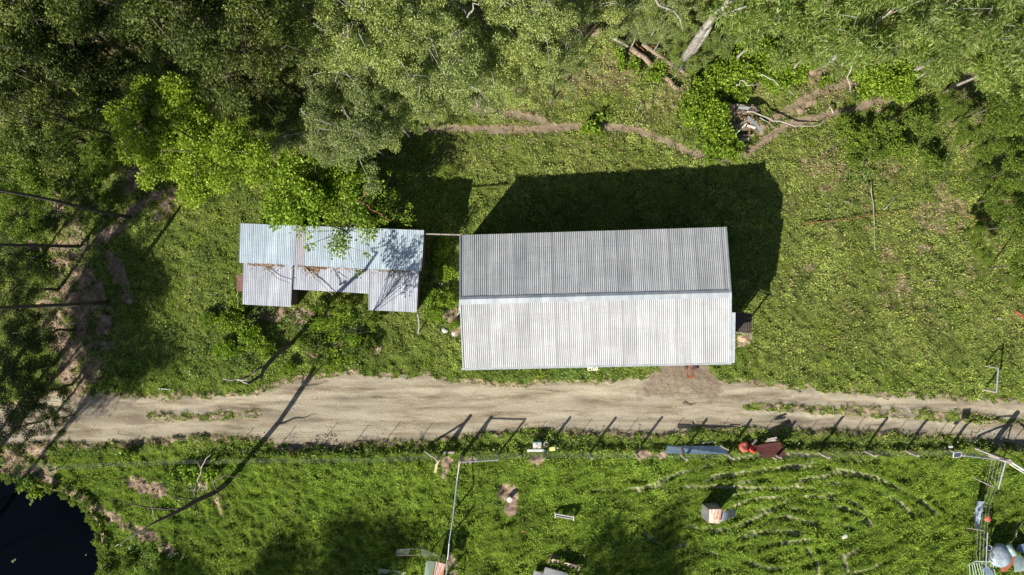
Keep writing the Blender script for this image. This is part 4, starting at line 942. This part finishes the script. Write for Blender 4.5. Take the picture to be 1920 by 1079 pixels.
mb = MB(); mb.beam(gp(1278, 850, .5), gp(1282, 858, .4), .12, .05); mb.beam(gp(1361, 850, .5), gp(1368, 858, .4), .12, .05); obj('side_board', mb, M_WOOD, tr_)
stick('plank', [(1350, 836, .92), (1365, 843, .88)], .03, .03, M_WOODT, 'thin tan stick lying on the right end of the blue-grey feeder roof', 'stick', wob=0, sub_=1)
stick('plank', [(1314, 832, .1), (1341, 827, .1)], .03, .03, M_PIPE, 'grey pipe lying in the shade behind the blue-grey feeder roof', 'pipe', wob=0, sub_=1)
def bag(px, py, pts, h, m, label, nm='bag'):
    mb = MB(); rr = random.Random(px); vs = []
    for lev, s_ in ((0, 1.0), (.45, 1.05), (.8, .8), (1, .4)):
        for (x_, y_) in pts: vs.append(gp(px+x_*s_*(1+.06*rr.uniform(-1, 1)), py+y_*s_*(1+.06*rr.uniform(-1, 1)), h*lev))
    k_ = len(pts); fs = [(i_*k_+j, i_*k_+(j+1) % k_, (i_+1)*k_+(j+1) % k_, (i_+1)*k_+j) for i_ in range(3) for j in range(k_)]+[tuple(3*k_+j for j in range(k_))]
    mb.add(vs, fs); return obj(nm, mb, m, label=label, cat='bag', smooth=True)
bag(1394, 836, [(-10, 4), (-9, -2), (-4, -7), (3, -9), (8, -6), (8, 1), (4, 8), (-6, 9)], .55, M_RED, 'orange-red plastic bag slumped beside the maroon sheet')
bag(1408, 840, [(-7, 0), (-4, -5), (2, -5), (7, 0), (6, 4), (0, 6), (-5, 4)], .35, simple('red_plastic', (.6, .03, .03), (.8, .1, .08)), 'smaller bright red bag tucked between the orange-red bag and the maroon sheet')
mr = root('maroon_sheet', gp(1445, 843), 'dark maroon metal sheet tilted on the fence line', 'sheet')
mb = MB(); mb.quad(gp(1412, 836, .5), gp(1462, 828, .9), gp(1470, 853, .7), gp(1428, 858, .5), .03); obj('sheet', mb, M_MAROON, mr)
mb = MB(); mb.beam(gp(1430, 840, .2), gp(1430, 841, .5), .06, .06); a = gp(1449, 858, .35); mb.beam(a-Vector((0, 0, .4)), a+Vector((0, 0, .2)), .1, .06); obj('leg', mb, M_WOOD, mr)
mb = MB(); mb.beam(gp(1437, 824, .8), gp(1455, 820, .9), .12, .04); mb.beam(gp(1434, 827, .8), gp(1454, 825, .88), .10, .04); obj('boards', mb, M_WOOD, label='two grey boards resting on the top of the maroon sheet', cat='boards')
mb = MB(); mb.beam(gp(1410, 833, .5), gp(1418, 824, .3), .14, .04); obj('board', mb, M_WOOD, label='slanting grey board just above the bright red bag', cat='board')

# ------------------------------------------------------------------ paddock things
wc = root('concrete_cap', gp(955, 933), 'round pale pipe cap standing in a bare ring of soil', 'pipe cap')
a = gp(955, 933); mb = MB(); mb.tube([a, a+Vector((0, 0, .4))], .15, 16); obj('pipe', mb, M_ROCK, wc)
mb = MB(); mb.tube([a+Vector((0, 0, .4)), a+Vector((0, 0, .44))], .17, 16); obj('cap', mb, M_WHITE, wc)
bn = root('bench', gp(1058, 968), 'low white-edged bench alone on the paddock grass', 'bench')
mb = MB(); a, b_ = gp(1041, 966, .3), gp(1075, 971, .3); mb.beam(a+Vector((0, .07, 0)), b_+Vector((0, .07, 0)), .05, .16); mb.beam(a-Vector((0, .07, 0)), b_-Vector((0, .07, 0)), .03, .16); obj('side_board', mb, M_WHITE, bn)
mb = MB(); mb.beam(a-Vector((0, 0, .05)), b_-Vector((0, 0, .05)), .14, .03); obj('floor', mb, M_WOODD, bn)
for p in (a, b_): mb = MB(); mb.beam(p+Vector((0, .16, -.04)), p-Vector((0, .16, .04)), .05, .32); obj('leg', mb, M_WHITE, bn)
# small rusty shelter with a curved sheet beside it
sl = root('iron_shelter', gp(1345, 968), 'small rust-streaked corrugated iron shelter standing alone in the paddock', 'shelter')
mb = MB(); A, Bq, C_, D = gp(1328, 954, 1.25), gp(1353, 954, 1.25), gp(1348, 981, 1.15), gp(1328, 981, 1.15)
mb.corr(A, Bq, C_, D, .10, .014, 6, 4, .03); obj('roof_sheet', mb, M_RUSTY, sl)
mb = MB(); f0 = lambda v: Vector((v.x, v.y, 0))
mb.corr(A, D, f0(D)+Vector((-.12, 0, .03)), f0(A)+Vector((-.12, .0, .03)), .112, .014); obj('side_wall', mb, M_WALLIRON, sl)
mb = MB(); mb.corr(Bq, A, f0(A), f0(Bq), .112, .014); obj('side_wall', mb, M_WALLIRON, sl)
mb = MB(); mb.corr(Bq, C_, f0(C_), f0(Bq), .112, .014); obj('side_wall', mb, M_WALLIRON, sl)
mb = MB(); mb.box(gp(1345, 972, 1.22), (.15, .35, .04)); obj('patch', mb, M_CREAM, sl)
# curved corrugated sheet: ribs run along its length
def curved(name, p0, p1, q0, q1, h0, h1, bulge, m, label, parent=None, cat='iron sheet', pitch=.09):
    """sheet whose ribs run from p0-p1 edge (start) to q0-q1 edge (end), arched upwards"""
    mb = MB(); vs = []; uv = []; N, Mr = 60, 10
    for j in range(Mr+1):
        t = j/Mr
        for i_ in range(N+1):
            u = i_/N
            X_ = (p0[0]*(1-u)+p1[0]*u)*(1-t)+(q0[0]*(1-u)+q1[0]*u)*t; Y_ = (p0[1]*(1-u)+p1[1]*u)*(1-t)+(q0[1]*(1-u)+q1[1]*u)*t
            h = h0*(1-t)+h1*t+bulge*math.sin(math.pi*t)+.015*math.cos(u*60/4*2*math.pi*.7)
            p = gp(X_, Y_, max(h, .02), 0); vs.append(p); uv.append((u*.8, t*1.4))
    fs = [(j*(N+1)+i_, j*(N+1)+i_+1, (j+1)*(N+1)+i_+1, (j+1)*(N+1)+i_) for j in range(Mr) for i_ in range(N)]
    mb.add(vs, fs, uv); return obj(name, mb, m, parent, label=label, cat=None if parent else cat)
curved('iron_sheet', (1349, 962), (1348, 980), (1379, 954), (1379, 969), 1.0, .05, .55, M_ROOF_G, 'grey curved corrugated sheet leaning against the right side of the small rusty shelter')
rock(980, 995, .12, M_RED, 'small orange scrap lying in the grass left of the bench', .5, 0, 1.3, 'scrap', 'scrap')
rock(1581, 1005, .2, M_ROCK, 'pile of pale stones on the tyre-marked grass', .4, .3, 1.2, 'stones', 'stone_pile')
curved('iron_sheet', (1022, 1064), (1018, 1080), (1082, 1080), (1078, 1096), .5, .3, .35, M_ROOF_S, 'pale curved corrugated sheet, the larger at the bottom edge below the planting bed')
curved('iron_sheet', (1001, 1070), (998, 1086), (1030, 1078), (1026, 1094), .3, .2, .2, M_ROOF_S, 'pale corrugated sheet, the smaller at the bottom edge left of the larger one')
pb = root('planting_bed', gp(1055, 1055), 'sloping timber-edged bed with tufts of weed at the bottom edge', 'bed')
mb = MB(); mb.quad(gp(1036, 1048, .45), gp(1090, 1062, .45), gp(1084, 1074, .35), gp(1030, 1061, .35), .06); obj('board', mb, M_WOODT, pb)
mb = MB(); mb.beam(gp(1030, 1062, .3), gp(1084, 1075, .3), .08, .3); obj('edge_board', mb, M_WOODD, pb)
for p in ((1043, 1058), (1058, 1063), (1075, 1070)): tree(p[0], p[1], 'sprig', 'weed_tuft', 'green weed tuft growing against the timber-edged bed', 'plant', 'weed tufts on the timber-edged bed', s=1.1, ground=True)
# bottom left cage coop
cg = root('bird_cage', gp(800, 1050), 'netting-covered cage frame at the bottom edge left of the pipe fence', 'cage')
def net(pts, m=M_WIRE, sp=.07, r=.004):
    a, b_, c_, d = pts; mb = MB(); n1 = int((b_-a).length/sp); n2 = int((d-a).length/sp)
    for q in range(n1+1): mb.beam(a.lerp(b_, q/n1), d.lerp(c_, q/n1), r, r)
    for q in range(n2+1): mb.beam(a.lerp(d, q/n2), b_.lerp(c_, q/n2), r, r)
    return mb
c1, c2, c3, c4, c5 = gp(745, 1030, 1.0), gp(790, 1029, 1.0), gp(793, 1041, .95), gp(743, 1041, .9), gp(838, 1046, 1.0)
obj('netting', net((gp(746, 1031, 1.0), gp(768, 1029, 1.0), gp(767, 1041, .95), gp(744, 1041, .95)), sp=.05, r=.012), M_NET, cg)
obj('netting', net((gp(793, 1029, 1.0), gp(837, 1044, 1.0), gp(836, 1056, .95), gp(792, 1042, .95)), sp=.06, r=.007), M_NET, cg)
mb = MB()
for a, b_ in ((gp(743, 1041, .95), gp(790, 1040, .95)), (gp(745, 1029, 1.0), gp(743, 1041, .95)), (gp(769, 1028, 1.0), gp(767, 1041, .95)), (gp(793, 1028, 1.0), gp(790, 1041, .95)), (gp(745, 1029, 1), gp(793, 1028, 1)), (gp(793, 1028, 1), gp(838, 1046, 1)), (gp(790, 1041, .95), gp(836, 1054, .95))): mb.beam(a, b_, .03, .03)
for p in ((745, 1030), (769, 1030), (793, 1030), (836, 1046), (743, 1041), (790, 1041)): a = gp(p[0], p[1], .95); mb.beam((a.x, a.y, 0), a, .03, .03)
obj('frame', mb, M_STEEL, cg)
mb = MB(); mb.beam(gp(743, 1042, .97), gp(788, 1041, .97), .03, .04); obj('edge_batten', mb, M_WOODT, cg)
hc = root('hutch', gp(815, 1075), 'hutch with rust-streaked corrugated roof at the bottom edge against the pipe fence', 'hutch')
mb = MB(); A, Bq, C_, D = gp(817, 1052, 1.3), gp(835, 1056, 1.3), gp(828, 1100, 1.3), gp(809, 1096, 1.3); mb.corr(A, Bq, C_, D, .10, .014, 6, 3); obj('roof_sheet', mb, M_RUSTY, hc)
mb = MB(); mb.quad(gp(800, 1050, 1.15), gp(816, 1053, 1.2), gp(808, 1096, 1.2), gp(793, 1092, 1.15), .02); obj('roof_netting', mb, M_NET, hc)
mb = MB()
for p in ((802, 1050), (834, 1057), (827, 1098), (795, 1092)): a = gp(p[0], p[1], 1.15); mb.beam((a.x, a.y, 0), a, .05, .05)
obj('post', mb, M_WOODD, hc)
mb = MB(); mb.quad(gp(711, 1065, .05), gp(762, 1072, .05), gp(760, 1083, .05), gp(709, 1078, .05), .02); obj('flat_netting', mb, M_NET, label='grey-green netting sheet lying flat at the bottom edge left of the hutch', cat='netting')
# ------------------------------------------------------------------ junk heap bottom right
tk = root('mixer_drum', gp(1872, 1040), 'big white and blue enamel tank with a round black opening in the bottom right corner', 'tank')
mb = MB(); c_ = gp(1872, 1040, .75); vs = []; N1, N2 = 10, 20
for i_ in range(N1+1):
    ph = -math.pi/2+math.pi*i_/N1
    for j in range(N2):
        th = 2*math.pi*j/N2; vs.append(c_+Vector((.60*math.cos(ph)*math.cos(th)*(1.1-.25*math.sin(th)), .76*math.cos(ph)*math.sin(th), .40*math.sin(ph))))
mb.add(vs, [(i_*N2+j, i_*N2+(j+1) % N2, (i_+1)*N2+(j+1) % N2, (i_+1)*N2+j) for i_ in range(N1) for j in range(N2)]); obj('tank_body', mb, M_TANK, tk, smooth=True)
mb = MB(); o1 = gp(1855, 1028, 1.0); ring = [(o1.x+.18*math.cos(t*math.pi/8), o1.y+.15*math.sin(t*math.pi/8), o1.z) for t in range(17)]; mb.tube(ring, .03, 6, False); obj('rim', mb, M_TANK, tk)
mb = MB(); mb.tube([o1-Vector((0, 0, .25)), o1-Vector((0, 0, .02))], .16, 16); obj('opening', mb, M_HOLE_SHADE, tk)  # solid black plug; the shade inside the hole is put into its colour
mb = MB(); o2 = gp(1860, 1044, 1.12)
for q in range(5): mb.tube([o2+Vector((q*.07-.18, .12, 0)), o2+Vector((q*.07-.05, -.14, .0))], .010, 5)
mb.tube([o2+Vector((-.2, .1, 0)), o2+Vector((.2, .05, 0))], .012, 5); obj('wire_grip', mb, M_STEEL, tk)
mb = MB(); mb.tube([gp(1888, 1021, .9), gp(1900, 1040, .95)], [.22, .17], 14); obj('drum', mb, M_TEAL, label='shiny pale green cylinder lying against the right side of the white tank', cat='cylinder', smooth=True)
def bent(pts0, pts1, m, label, nm='bent_sheet', cat='sheet'):
    mb = MB(); k_ = len(pts0); vs = [gp(*p) for p in pts0]+[gp(*p) for p in pts1]
    vs = vs+[v_-Vector((0, 0, .02)) for v_ in vs]
    fs = [(i_, i_+1, k_+i_+1, k_+i_) for i_ in range(k_-1)]+[(2*k_+i_+1, 2*k_+i_, 3*k_+i_, 3*k_+i_+1) for i_ in range(k_-1)]
    mb.add(vs, fs); return obj(nm, mb, m, label=label, cat=cat, smooth=True)
bent([(1905, 1036, .8), (1896, 1046, .7), (1884, 1055, .5), (1876, 1064, .3)], [(1908, 1046, .7), (1900, 1060, .5), (1888, 1072, .25), (1878, 1073, .1)], M_RUST, 'curved rusty brown sheet below the shiny cylinder')
bent([(1903, 1036, .8), (1900, 1050, 1.0), (1902, 1073, .9)], [(1925, 1050, .5), (1925, 1060, .8), (1928, 1072, .6)], M_TEAL, 'white-green folded metal sheet in the bottom right corner')
bent([(1910, 1022, .4), (1908, 1030, .5), (1912, 1036, .4)], [(1930, 1018, .4), (1930, 1028, .5), (1930, 1040, .4)], M_BLUE, 'dark blue bin lid at the right edge above the folded sheet', 'bin_lid', 'lid')
stick('branch', [(1919, 978, .1), (1911, 988, .15), (1906, 1005, .1), (1909, 1013, .05)], .025, .012, M_TWIG, 'crooked pale stick on the grass above the junk heap', 'branch', wob=.03)
gr_ = root('slatted_rack', gp(1845, 1065), 'green-grey slatted metal rack below the white tank', 'rack')
mb = MB(); mb.beam(gp(1813, 1059, 1.0), gp(1828, 1053, 1.0), .05, .05); mb.beam(gp(1828, 1053, 1.0), gp(1862, 1053, 1.0), .06, .05); mb.beam(gp(1862, 1053, 1.0), gp(1874, 1059, .95), .05, .05); obj('top_rail', mb, M_GREENRAIL, gr_)
for q in range(10):
    mb = MB(); p = gp(1816+q*5, 1058-(q > 1)*2, .95); mb.beam(p, gp(1820+q*5, 1079+q % 3, .35), .04, .02); obj('slat', mb, M_GREENRAIL, gr_)
mb = MB(); mb.beam(gp(1846, 1063, .9), gp(1858, 1080, .9), .35, .12); obj('blue_crate', mb, M_BLUE, label='dull blue crate behind the green-grey rack', cat='crate')

# ------------------------------------------------------------------ dead tree by the pond, logs, branches
dt = root('dead_tree', gp(425, 907), 'bare dead tree leaning out over the bank of the pond', 'tree')
base = gp(425, 907)
def at_h(px, py, h): return gp(px, py, h, 0)
trunk = [base-Vector((0, 0, .2)), at_h(418, 912, 1.2), at_h(400, 925, 3.0), at_h(370, 938, 4.6), at_h(345, 953, 5.8), at_h(320, 966, 6.6), at_h(295, 977, 7.2), at_h(268, 993, 7.8)]
mb = MB(); mb.tube(trunk, [.17, .16, .15, .13, .11, .085, .06, .03], 10); obj('trunk', mb, M_BARK, dt, smooth=True)
def br(pts, r0, r1=.012):
    mb = MB(); P_ = [at_h(*p) for p in pts]; Q = []
    for a, b_ in zip(P_[:-1], P_[1:]):
        for q in range(3): Q.append(a.lerp(b_, q/3)+Vector((random.gauss(0, .04), random.gauss(0, .04), random.gauss(0, .04)))*(q > 0))
    Q.append(P_[-1]); mb.tube(Q, [r0+(r1-r0)*i_/(len(Q)-1) for i_ in range(len(Q))], 6); return mb
for pts, r0, m_ in [([(364, 940, 4.9), (369, 910, 5.6), (377, 880, 6.2), (385, 862, 6.6), (394, 850, 6.9)], .06, M_PALEBARK), ([(377, 878, 6.2), (366, 866, 6.5)], .02, M_PALEBARK),
                ([(345, 953, 5.8), (310, 955, 6.3), (270, 951, 6.8), (235, 943, 7.1), (205, 937, 7.3)], .06, M_BARK), ([(250, 947, 6.9), (252, 935, 7.2)], .015, M_BARK),
                ([(290, 975, 7.2), (286, 955, 7.6), (283, 935, 7.9)], .03, M_PALEBARK), ([(405, 922, 2.8), (418, 938, 3.4), (435, 955, 3.9)], .06, M_BARK),
                ([(365, 940, 4.8), (340, 934, 5.3), (320, 930, 5.6)], .05, M_BARK), ([(366, 941, 4.8), (372, 960, 5.2), (380, 974, 5.6)], .04, M_BARK), ([(370, 938, 4.8), (352, 965, 5.4)], .015, M_PALEBARK),
                ([(270, 992, 7.8), (245, 1008, 8.1), (215, 1025, 8.3)], .02, M_TWIG), ([(262, 995, 7.8), (248, 1010, 8.0), (243, 1030, 8.2)], .015, M_TWIG), ([(300, 960, 6.4), (255, 925, 7.0)], .015, M_BARK),
                ([(405, 921, 3.0), (400, 905, 4.6), (420, 892, 6.2), (450, 895, 7.4)], .06, M_BARK), ([(345, 953, 5.8), (330, 935, 6.4), (318, 925, 6.8)], .02, M_BARK)]:
    obj('branch', br(pts, r0), m_, dt, smooth=True)
st = root('dead_tree', gp(549, 642), 'dead forked tree leaning left below the small shed, its shadow striping the roof', 'tree')
P_ = [gp(549, 642)-Vector((0, 0, .2)), at_h(547, 643, .5), at_h(536, 651, 1.8), at_h(520, 664, 3.9), at_h(505, 680, 5.6)]
mb = MB(); mb.tube(P_, [.16, .155, .15, .14, .13], 9); obj('trunk', mb, M_BARK, st, smooth=True)
for pts, r0, m_ in [([(505, 680, 5.6), (484, 692, 6.2), (468, 705, 6.3), (455, 711, 6.6)], .075, M_BARK), ([(505, 680, 5.6), (494, 694, 6.5), (484, 708, 7.4), (464, 719, 8.4)], .12, M_BARK),
                    ([(455, 711, 6.6), (417, 710, 7.2)], .04, M_TWIG), ([(464, 719, 8.4), (446, 713, 8.5), (466, 711, 8.5)], .05, M_TWIG)]:  # pale tips: their sunlit look is put into the wood colour
    obj('branch', br(pts, r0, r0*.6), m_, st, smooth=True)
# logs at the edge of the wood
lg = [((1127, 56, .35), (1144, 68, .35), .17, M_LOG, 'short cut log with pale end, uppermost of the fallen logs'),
      ((1144, 69, .25), (1178, 88, .25), .10, M_PALEBARK, 'pale barkless log between the uppermost and middle logs'),
      ((1183, 90, .3), (1220, 121, .3), .19, M_LOG, 'thick weathered log in the middle of the fallen logs'),
      ((1205, 82, .35), (1262, 125, .35), .14, M_LOG, 'long bark-covered log behind the thick weathered one'),
      ((1262, 120, .3), (1288, 142, .3), .15, M_LOG, 'pale-topped log lying under the white trunk'),
      ((1248, 146, .25), (1273, 166, .25), .15, M_LOG, 'short log at the lower end of the row, beside fresh leaves')]
for a, b_, r, m_, lb in lg: stick('log', [a, b_], r, r*.9, m_, lb, 'log', wob=.04, n=10)
for q in range(16):
    x0_, y0_ = 1195+q*5.5+random.uniform(-8, 8), 78+q*4.2+random.uniform(-10, 10); a = random.uniform(.2, 1.1)
    stick('bark_strip', [(x0_, y0_, .35), (x0_+14*math.cos(a), y0_+14*math.sin(a), .3)], .035, .02, M_LOG if q % 2 else M_RUST, 'strip of fallen bark lying on the log heap', 'bark', 'bark strips on the log heap', wob=.02)
# white trunk of a big gum, seen from above
wt = root('white_gum_tree', gp(1268, 128), 'big gum with bare white trunk forking towards the top edge', 'tree')
mb = MB(); mb.tube([at_h(1268, 128, 0), at_h(1296, 92, 5.0), at_h(1310, 70, 7.5), at_h(1325, 48, 9.5), at_h(1348, 22, 11), at_h(1375, -5, 13)], [.27, .24, .21, .18, .15, .12], 12); obj('trunk', mb, M_PALEBARK, wt, smooth=True)
mb = MB(); mb.tube([at_h(1320, 55, 9.2), at_h(1345, 30, 10.5), at_h(1362, 12, 11.5), at_h(1368, -15, 13)], [.16, .15, .13, .1], 10); mb.tube([at_h(1338, 33, 10), at_h(1400, 12, 11.5)], [.1, .04], 8); mb.tube([at_h(1281, 112, 2.5), at_h(1303, 92, 5), at_h(1322, 64, 8), at_h(1330, 50, 9.3)], [.14, .2, .19, .15], 10); obj('limb', mb, M_PALEBARK, wt, smooth=True)
mb = MB(); mb.tube([at_h(1225, -10, 9), at_h(1235, 10, 8.6), at_h(1262, 20, 8), at_h(1275, 35, 7.4), at_h(1281, 60, 7)], [.06, .06, .05, .05, .03], 8); obj('branch', mb, M_PALEBARK, wt, smooth=True)
kk = KD['spike'][0]; cr_ = bpy.data.objects.new('crown', kk.crown); cr_.parent = wt; sc.collection.objects.link(cr_)
q = at_h(1420, -110, 14); cr_.location = (q.x-origin[wt.name].x, q.y-origin[wt.name].y, q.z-kk.zc)
BR = [([(1293, 92, 1.6), (1292, 140, 1.2), (1291, 175, 1.0), (1297, 205, .8), (1314, 228, .4)], .05, M_BARK, 'long dark vine hanging from the white trunk across the bushes'),
      ([(1480, 12, 7), (1488, 28, 6.8), (1500, 48, 6.5), (1510, 68, 6.2), (1518, 92, 6)], .08, M_TWIG, 'thick pale branch slanting through the long-leaved crowns'),
      ([(1502, 52, 6.4), (1520, 66, 6.3), (1545, 68, 6.2)], .045, M_TWIG, 'side branch curling right from the thick pale branch'),
      ([(1525, 97, 4), (1555, 112, 3.5), (1570, 122, 3), (1590, 124, 2.6)], .05, M_TWIG, 'thin bleached branch joining the fork by the dirt path'),
      ([(1558, 65, 5), (1566, 85, 4), (1571, 110, 3), (1577, 130, 2)], .07, M_BARK, 'dark upright branch ending at the fork by the dirt path'),
      ([(1603, 100, 3), (1596, 130, 2), (1592, 155, 1), (1597, 175, .3)], .06, M_TWIG, 'white branch standing beside the dirt path bend'),
      ([(1400, 114, 1.2), (1410, 130, 1.2), (1425, 140, 1.1), (1450, 150, 1.0), (1470, 168, .7), (1490, 180, .4)], .05, M_TWIG, 'long bleached branch lying over the bushes towards the dirt path'),
      ([(1380, 160, 1.1), (1392, 151, 1.2), (1410, 160, 1.1), (1424, 161, 1)], .05, M_TWIG, 'pale arched branch just above the wood pile'),
      ([(1400, 210, .9), (1440, 221, .6), (1470, 230, .4), (1500, 236, .3), (1530, 236, .3), (1550, 225, .3)], .055, M_TWIG, 'long curved white branch reaching right from the wood pile along the grass'),
      ([(1558, 196, .25), (1560, 206, .4), (1563, 214, .2)], .06, M_TWIG, 'short pale curved stick between the two dirt paths'),
      ([(1425, 221, .6), (1445, 234, .3), (1455, 240, .2)], .03, M_TWIG, 'forked twig tip below the long curved white branch'),
      ([(1505, 421, .15), (1560, 415, .15), (1600, 410, .2), (1640, 402, .2), (1690, 398, .2), (1748, 396, .15)], .035, M_REDWOOD, 'long red-barked branch lying on the lawn at the right'),
      ([(1657, 394, .15), (1688, 362, .15)], .025, M_TWIG, 'thin straight stick rising from the red-barked branch'),
      ([(1634, 340, .15), (1638, 405, .15), (1641, 470, .12)], .03, M_TWIG, 'pale stick crossing under the red-barked branch'),
      ([(1812, 404, .3), (1850, 411, .3), (1880, 407, .3), (1925, 402, .3)], .05, M_REDWOOD, 'red-barked branch at the right edge in the tree shade'),
      ([(1636, 42, 7), (1665, 47, 7), (1690, 50, 7)], .04, M_REDWOOD, 'orange twig caught in the crowns at the upper right'),
      ([(1762, 66, 7), (1772, 80, 6.5), (1778, 90, 6)], .035, M_TWIG, 'small pale twig in the upper right crowns'),
      ([(1840, 0, 7), (1850, 8, 7)], .06, M_TWIG, 'short pale branch stub at the top edge far right'),
      ([(876, 34, 8), (888, 18, 8.3), (900, 0, 8.5)], .06, M_TWIG, 'pale branch between crowns near the top edge'),
      ([(575, 32, 8), (590, 27, 8.3)], .04, M_TWIG, 'short white branch in the dark gap left of the pale gums'),
      ([(348, 38, 9), (362, 34, 9)], .03, M_TWIG, 'thin white twig over the dark wood'),
      ([(20, 5, 10), (40, 16, 9.5), (60, 27, 9)], .09, M_PALEBARK, 'grey branch in the top left corner'),
      ([(1000, 110, 2), (1000, 142, 1)], .05, M_TWIG, 'short upright dead stem left of the log clearing'),
      ([(405, 612, .2), (450, 597, .25), (500, 592, .3)], .05, M_WOODD, 'dark fallen branch under the left part of the small shed'),
      ([(445, 540, 1), (446, 560, .8), (447, 580, .5)], .025, M_TWIG, 'thin pale stick by the left end of the small shed'),
      ([(670, 375, 4), (690, 385, 4.2), (715, 402, 4.3), (735, 415, 4.2)], .05, M_REDWOOD, 'bare reddish branch at the right side of the bushy tree'),
      ([(672, 373, 4), (690, 362, 4.4), (704, 352, 4.6)], .04, M_REDWOOD, 'bare branch pointing up from the right side of the bushy tree'),
      ([(685, 365, 4.2), (692, 330, 4.5)], .02, M_REDWOOD, 'thin bare twig pointing straight up beside the bushy tree'),
      ([(690, 408, 4.2), (705, 420, 4.2)], .03, M_REDWOOD, 'short bare branch over the upper edge of the small shed')]
for pts, r, m_, lb in BR:
    stick('branch', pts, r, r*.4, m_, lb, 'branch', wob=.07)
# twigs scattered across the wood and rough grass
for q in range(70):
    zone = q % 5
    x_, y_ = [(random.uniform(560, 1000), random.uniform(190, 300)), (random.uniform(1000, 1300), random.uniform(110, 260)), (random.uniform(1500, 1900), random.uniform(200, 560)), (random.uniform(60, 420), random.uniform(330, 640)), (random.uniform(1300, 1600), random.uniform(100, 260))][zone]
    a = random.uniform(0, 6.28); L = random.uniform(10, 34)
    stick('twig', [(x_, y_, .12), (x_+L*.5*math.cos(a), y_+L*.5*math.sin(a), .15), (x_+L*math.cos(a+.3), y_+L*math.sin(a+.3), .1)], .016, .008, M_TWIG if q % 3 else M_LOG, 'thin dry twig lying on the grass or in the undergrowth', 'twig', 'dry twigs on the ground', wob=.05, n=5)
# wood pile
random.seed(21)
pil = [(1350, 197, 1415, 199), (1348, 204, 1418, 202), (1352, 209, 1424, 206), (1346, 214, 1400, 213), (1350, 219, 1398, 222), (1349, 227, 1402, 230), (1352, 238, 1398, 236), (1358, 244, 1404, 242),
       (1378, 256, 1408, 254), (1380, 262, 1404, 261), (1376, 268, 1396, 265), (1373, 262, 1394, 271), (1373, 266, 1390, 274)]
for q, (x0_, y0_, x1_, y1_) in enumerate(pil):
    mb = MB(); mb.beam(gp(x0_, y0_, .25+.05*(q % 4)), gp(x1_, y1_, .28+.05*((q+1) % 4)), random.uniform(.12, .24), .05)
    obj('plank', mb, (M_WOOD, M_LOG, M_WOODD)[q % 3], label='weathered plank lying across the wood pile', cat='plank', group='planks of the wood pile')
mb = MB(); mb.beam(gp(1348, 232, .5), gp(1379, 233, .5), .13, .03); obj('plank', mb, M_FLASH, label='pale blue-white plank sticking out left of the wood pile', cat='plank')
mb = MB(); mb.corr(gp(1352, 195, .55), gp(1378, 195, .5), gp(1380, 228, .45), gp(1350, 226, .5), .112, .014); obj('iron_sheet', mb, M_RUSTY, label='rusty corrugated sheet covered with leaves on the wood pile', cat='iron sheet')
for pts, w_, m_, lb in [((1402, 219, 1429, 247), .16, M_PIPE, 'slanting blue-grey board at the right of the wood pile'), ((1358, 248, 1410, 222), .10, M_WOOD, 'long grey pole crossing the wood pile diagonally'),
                        ((1372, 258, 1400, 232), .09, M_CREAM, 'pale diagonal board crossing the lower part of the wood pile'), ((1401, 236, 1416, 241), .14, M_WHITE, 'short white board on the right of the wood pile'),
                        ((1384, 203, 1404, 204), .14, M_FLASH, 'short bluish board on top of the wood pile')]:
    mb = MB(); mb.beam(gp(pts[0], pts[1], .62), gp(pts[2], pts[3], .6), w_, .04); obj('board', mb, m_, label=lb, cat='board')
lr = np.random.default_rng(9); px_ = lr.uniform(1348, 1412, 900); py_ = lr.uniform(193, 262, 900)
keep = vn(px_*.06, py_*.06, 77) > .45; pts = np.array([tuple(gp(a, b_, .58)) for a, b_ in zip(px_[keep], py_[keep])])
Vl, Fl = leaves(pts, .12, .06, -5, 25, lr); _link(bpy.data.objects.new('fallen_leaves', npmesh('fallen_leaves', Vl, Fl, L_LITTER)), None, None, None, 'stuff')
# lily pads on the pond
for q, (x_, y_, r) in enumerate([(52, 932, .14), (60, 940, .12), (57, 946, .09), (24, 1053, .09), (28, 1050, .07), (161, 1041, .05)]):
    f = (H+.48)/H; a = Vector(((x_-960)*K*f, (539.5-y_)*K*f, -.485)); mb = MB()
    pts = [a+Vector((r*math.cos(t*.62), r*math.sin(t*.62), 0)) for t in range(10)]; mb.add([a]+pts+[a-Vector((0, 0, .01))], [(0, i_, i_+1) for i_ in range(1, 10)])
    obj('lily_pad', mb, L_WEED, label='small pale green floating leaf on the dark pond', cat='lily pad', group='floating leaves on the pond')
# dung pats and stones on the road
for q, (x_, y_, r) in enumerate([(1091, 790, .13), (1138, 790, .2), (1163, 785, .08), (1016, 788, .12), (1563, 735, .07), (1624, 741, .1)]):
    rock(x_, y_, r, M_WOODD if q else M_LOG, 'flat brown dung pat on the dirt road', .15, 0, 1.1, 'dung', 'dung_pat')['group'] = 'dung pats on the dirt road'
for pts in ([(1279, 757, .05), (1296, 761, .06)], [(1283, 753, .05), (1293, 761, .06)], [(1293, 761, .05), (1305, 757, .06)]):
    stick('twig', pts, .02, .01, M_WOODD, 'dark twig lying on the dirt road below the large shed', 'twig', 'dark twigs on the dirt road', wob=.02)
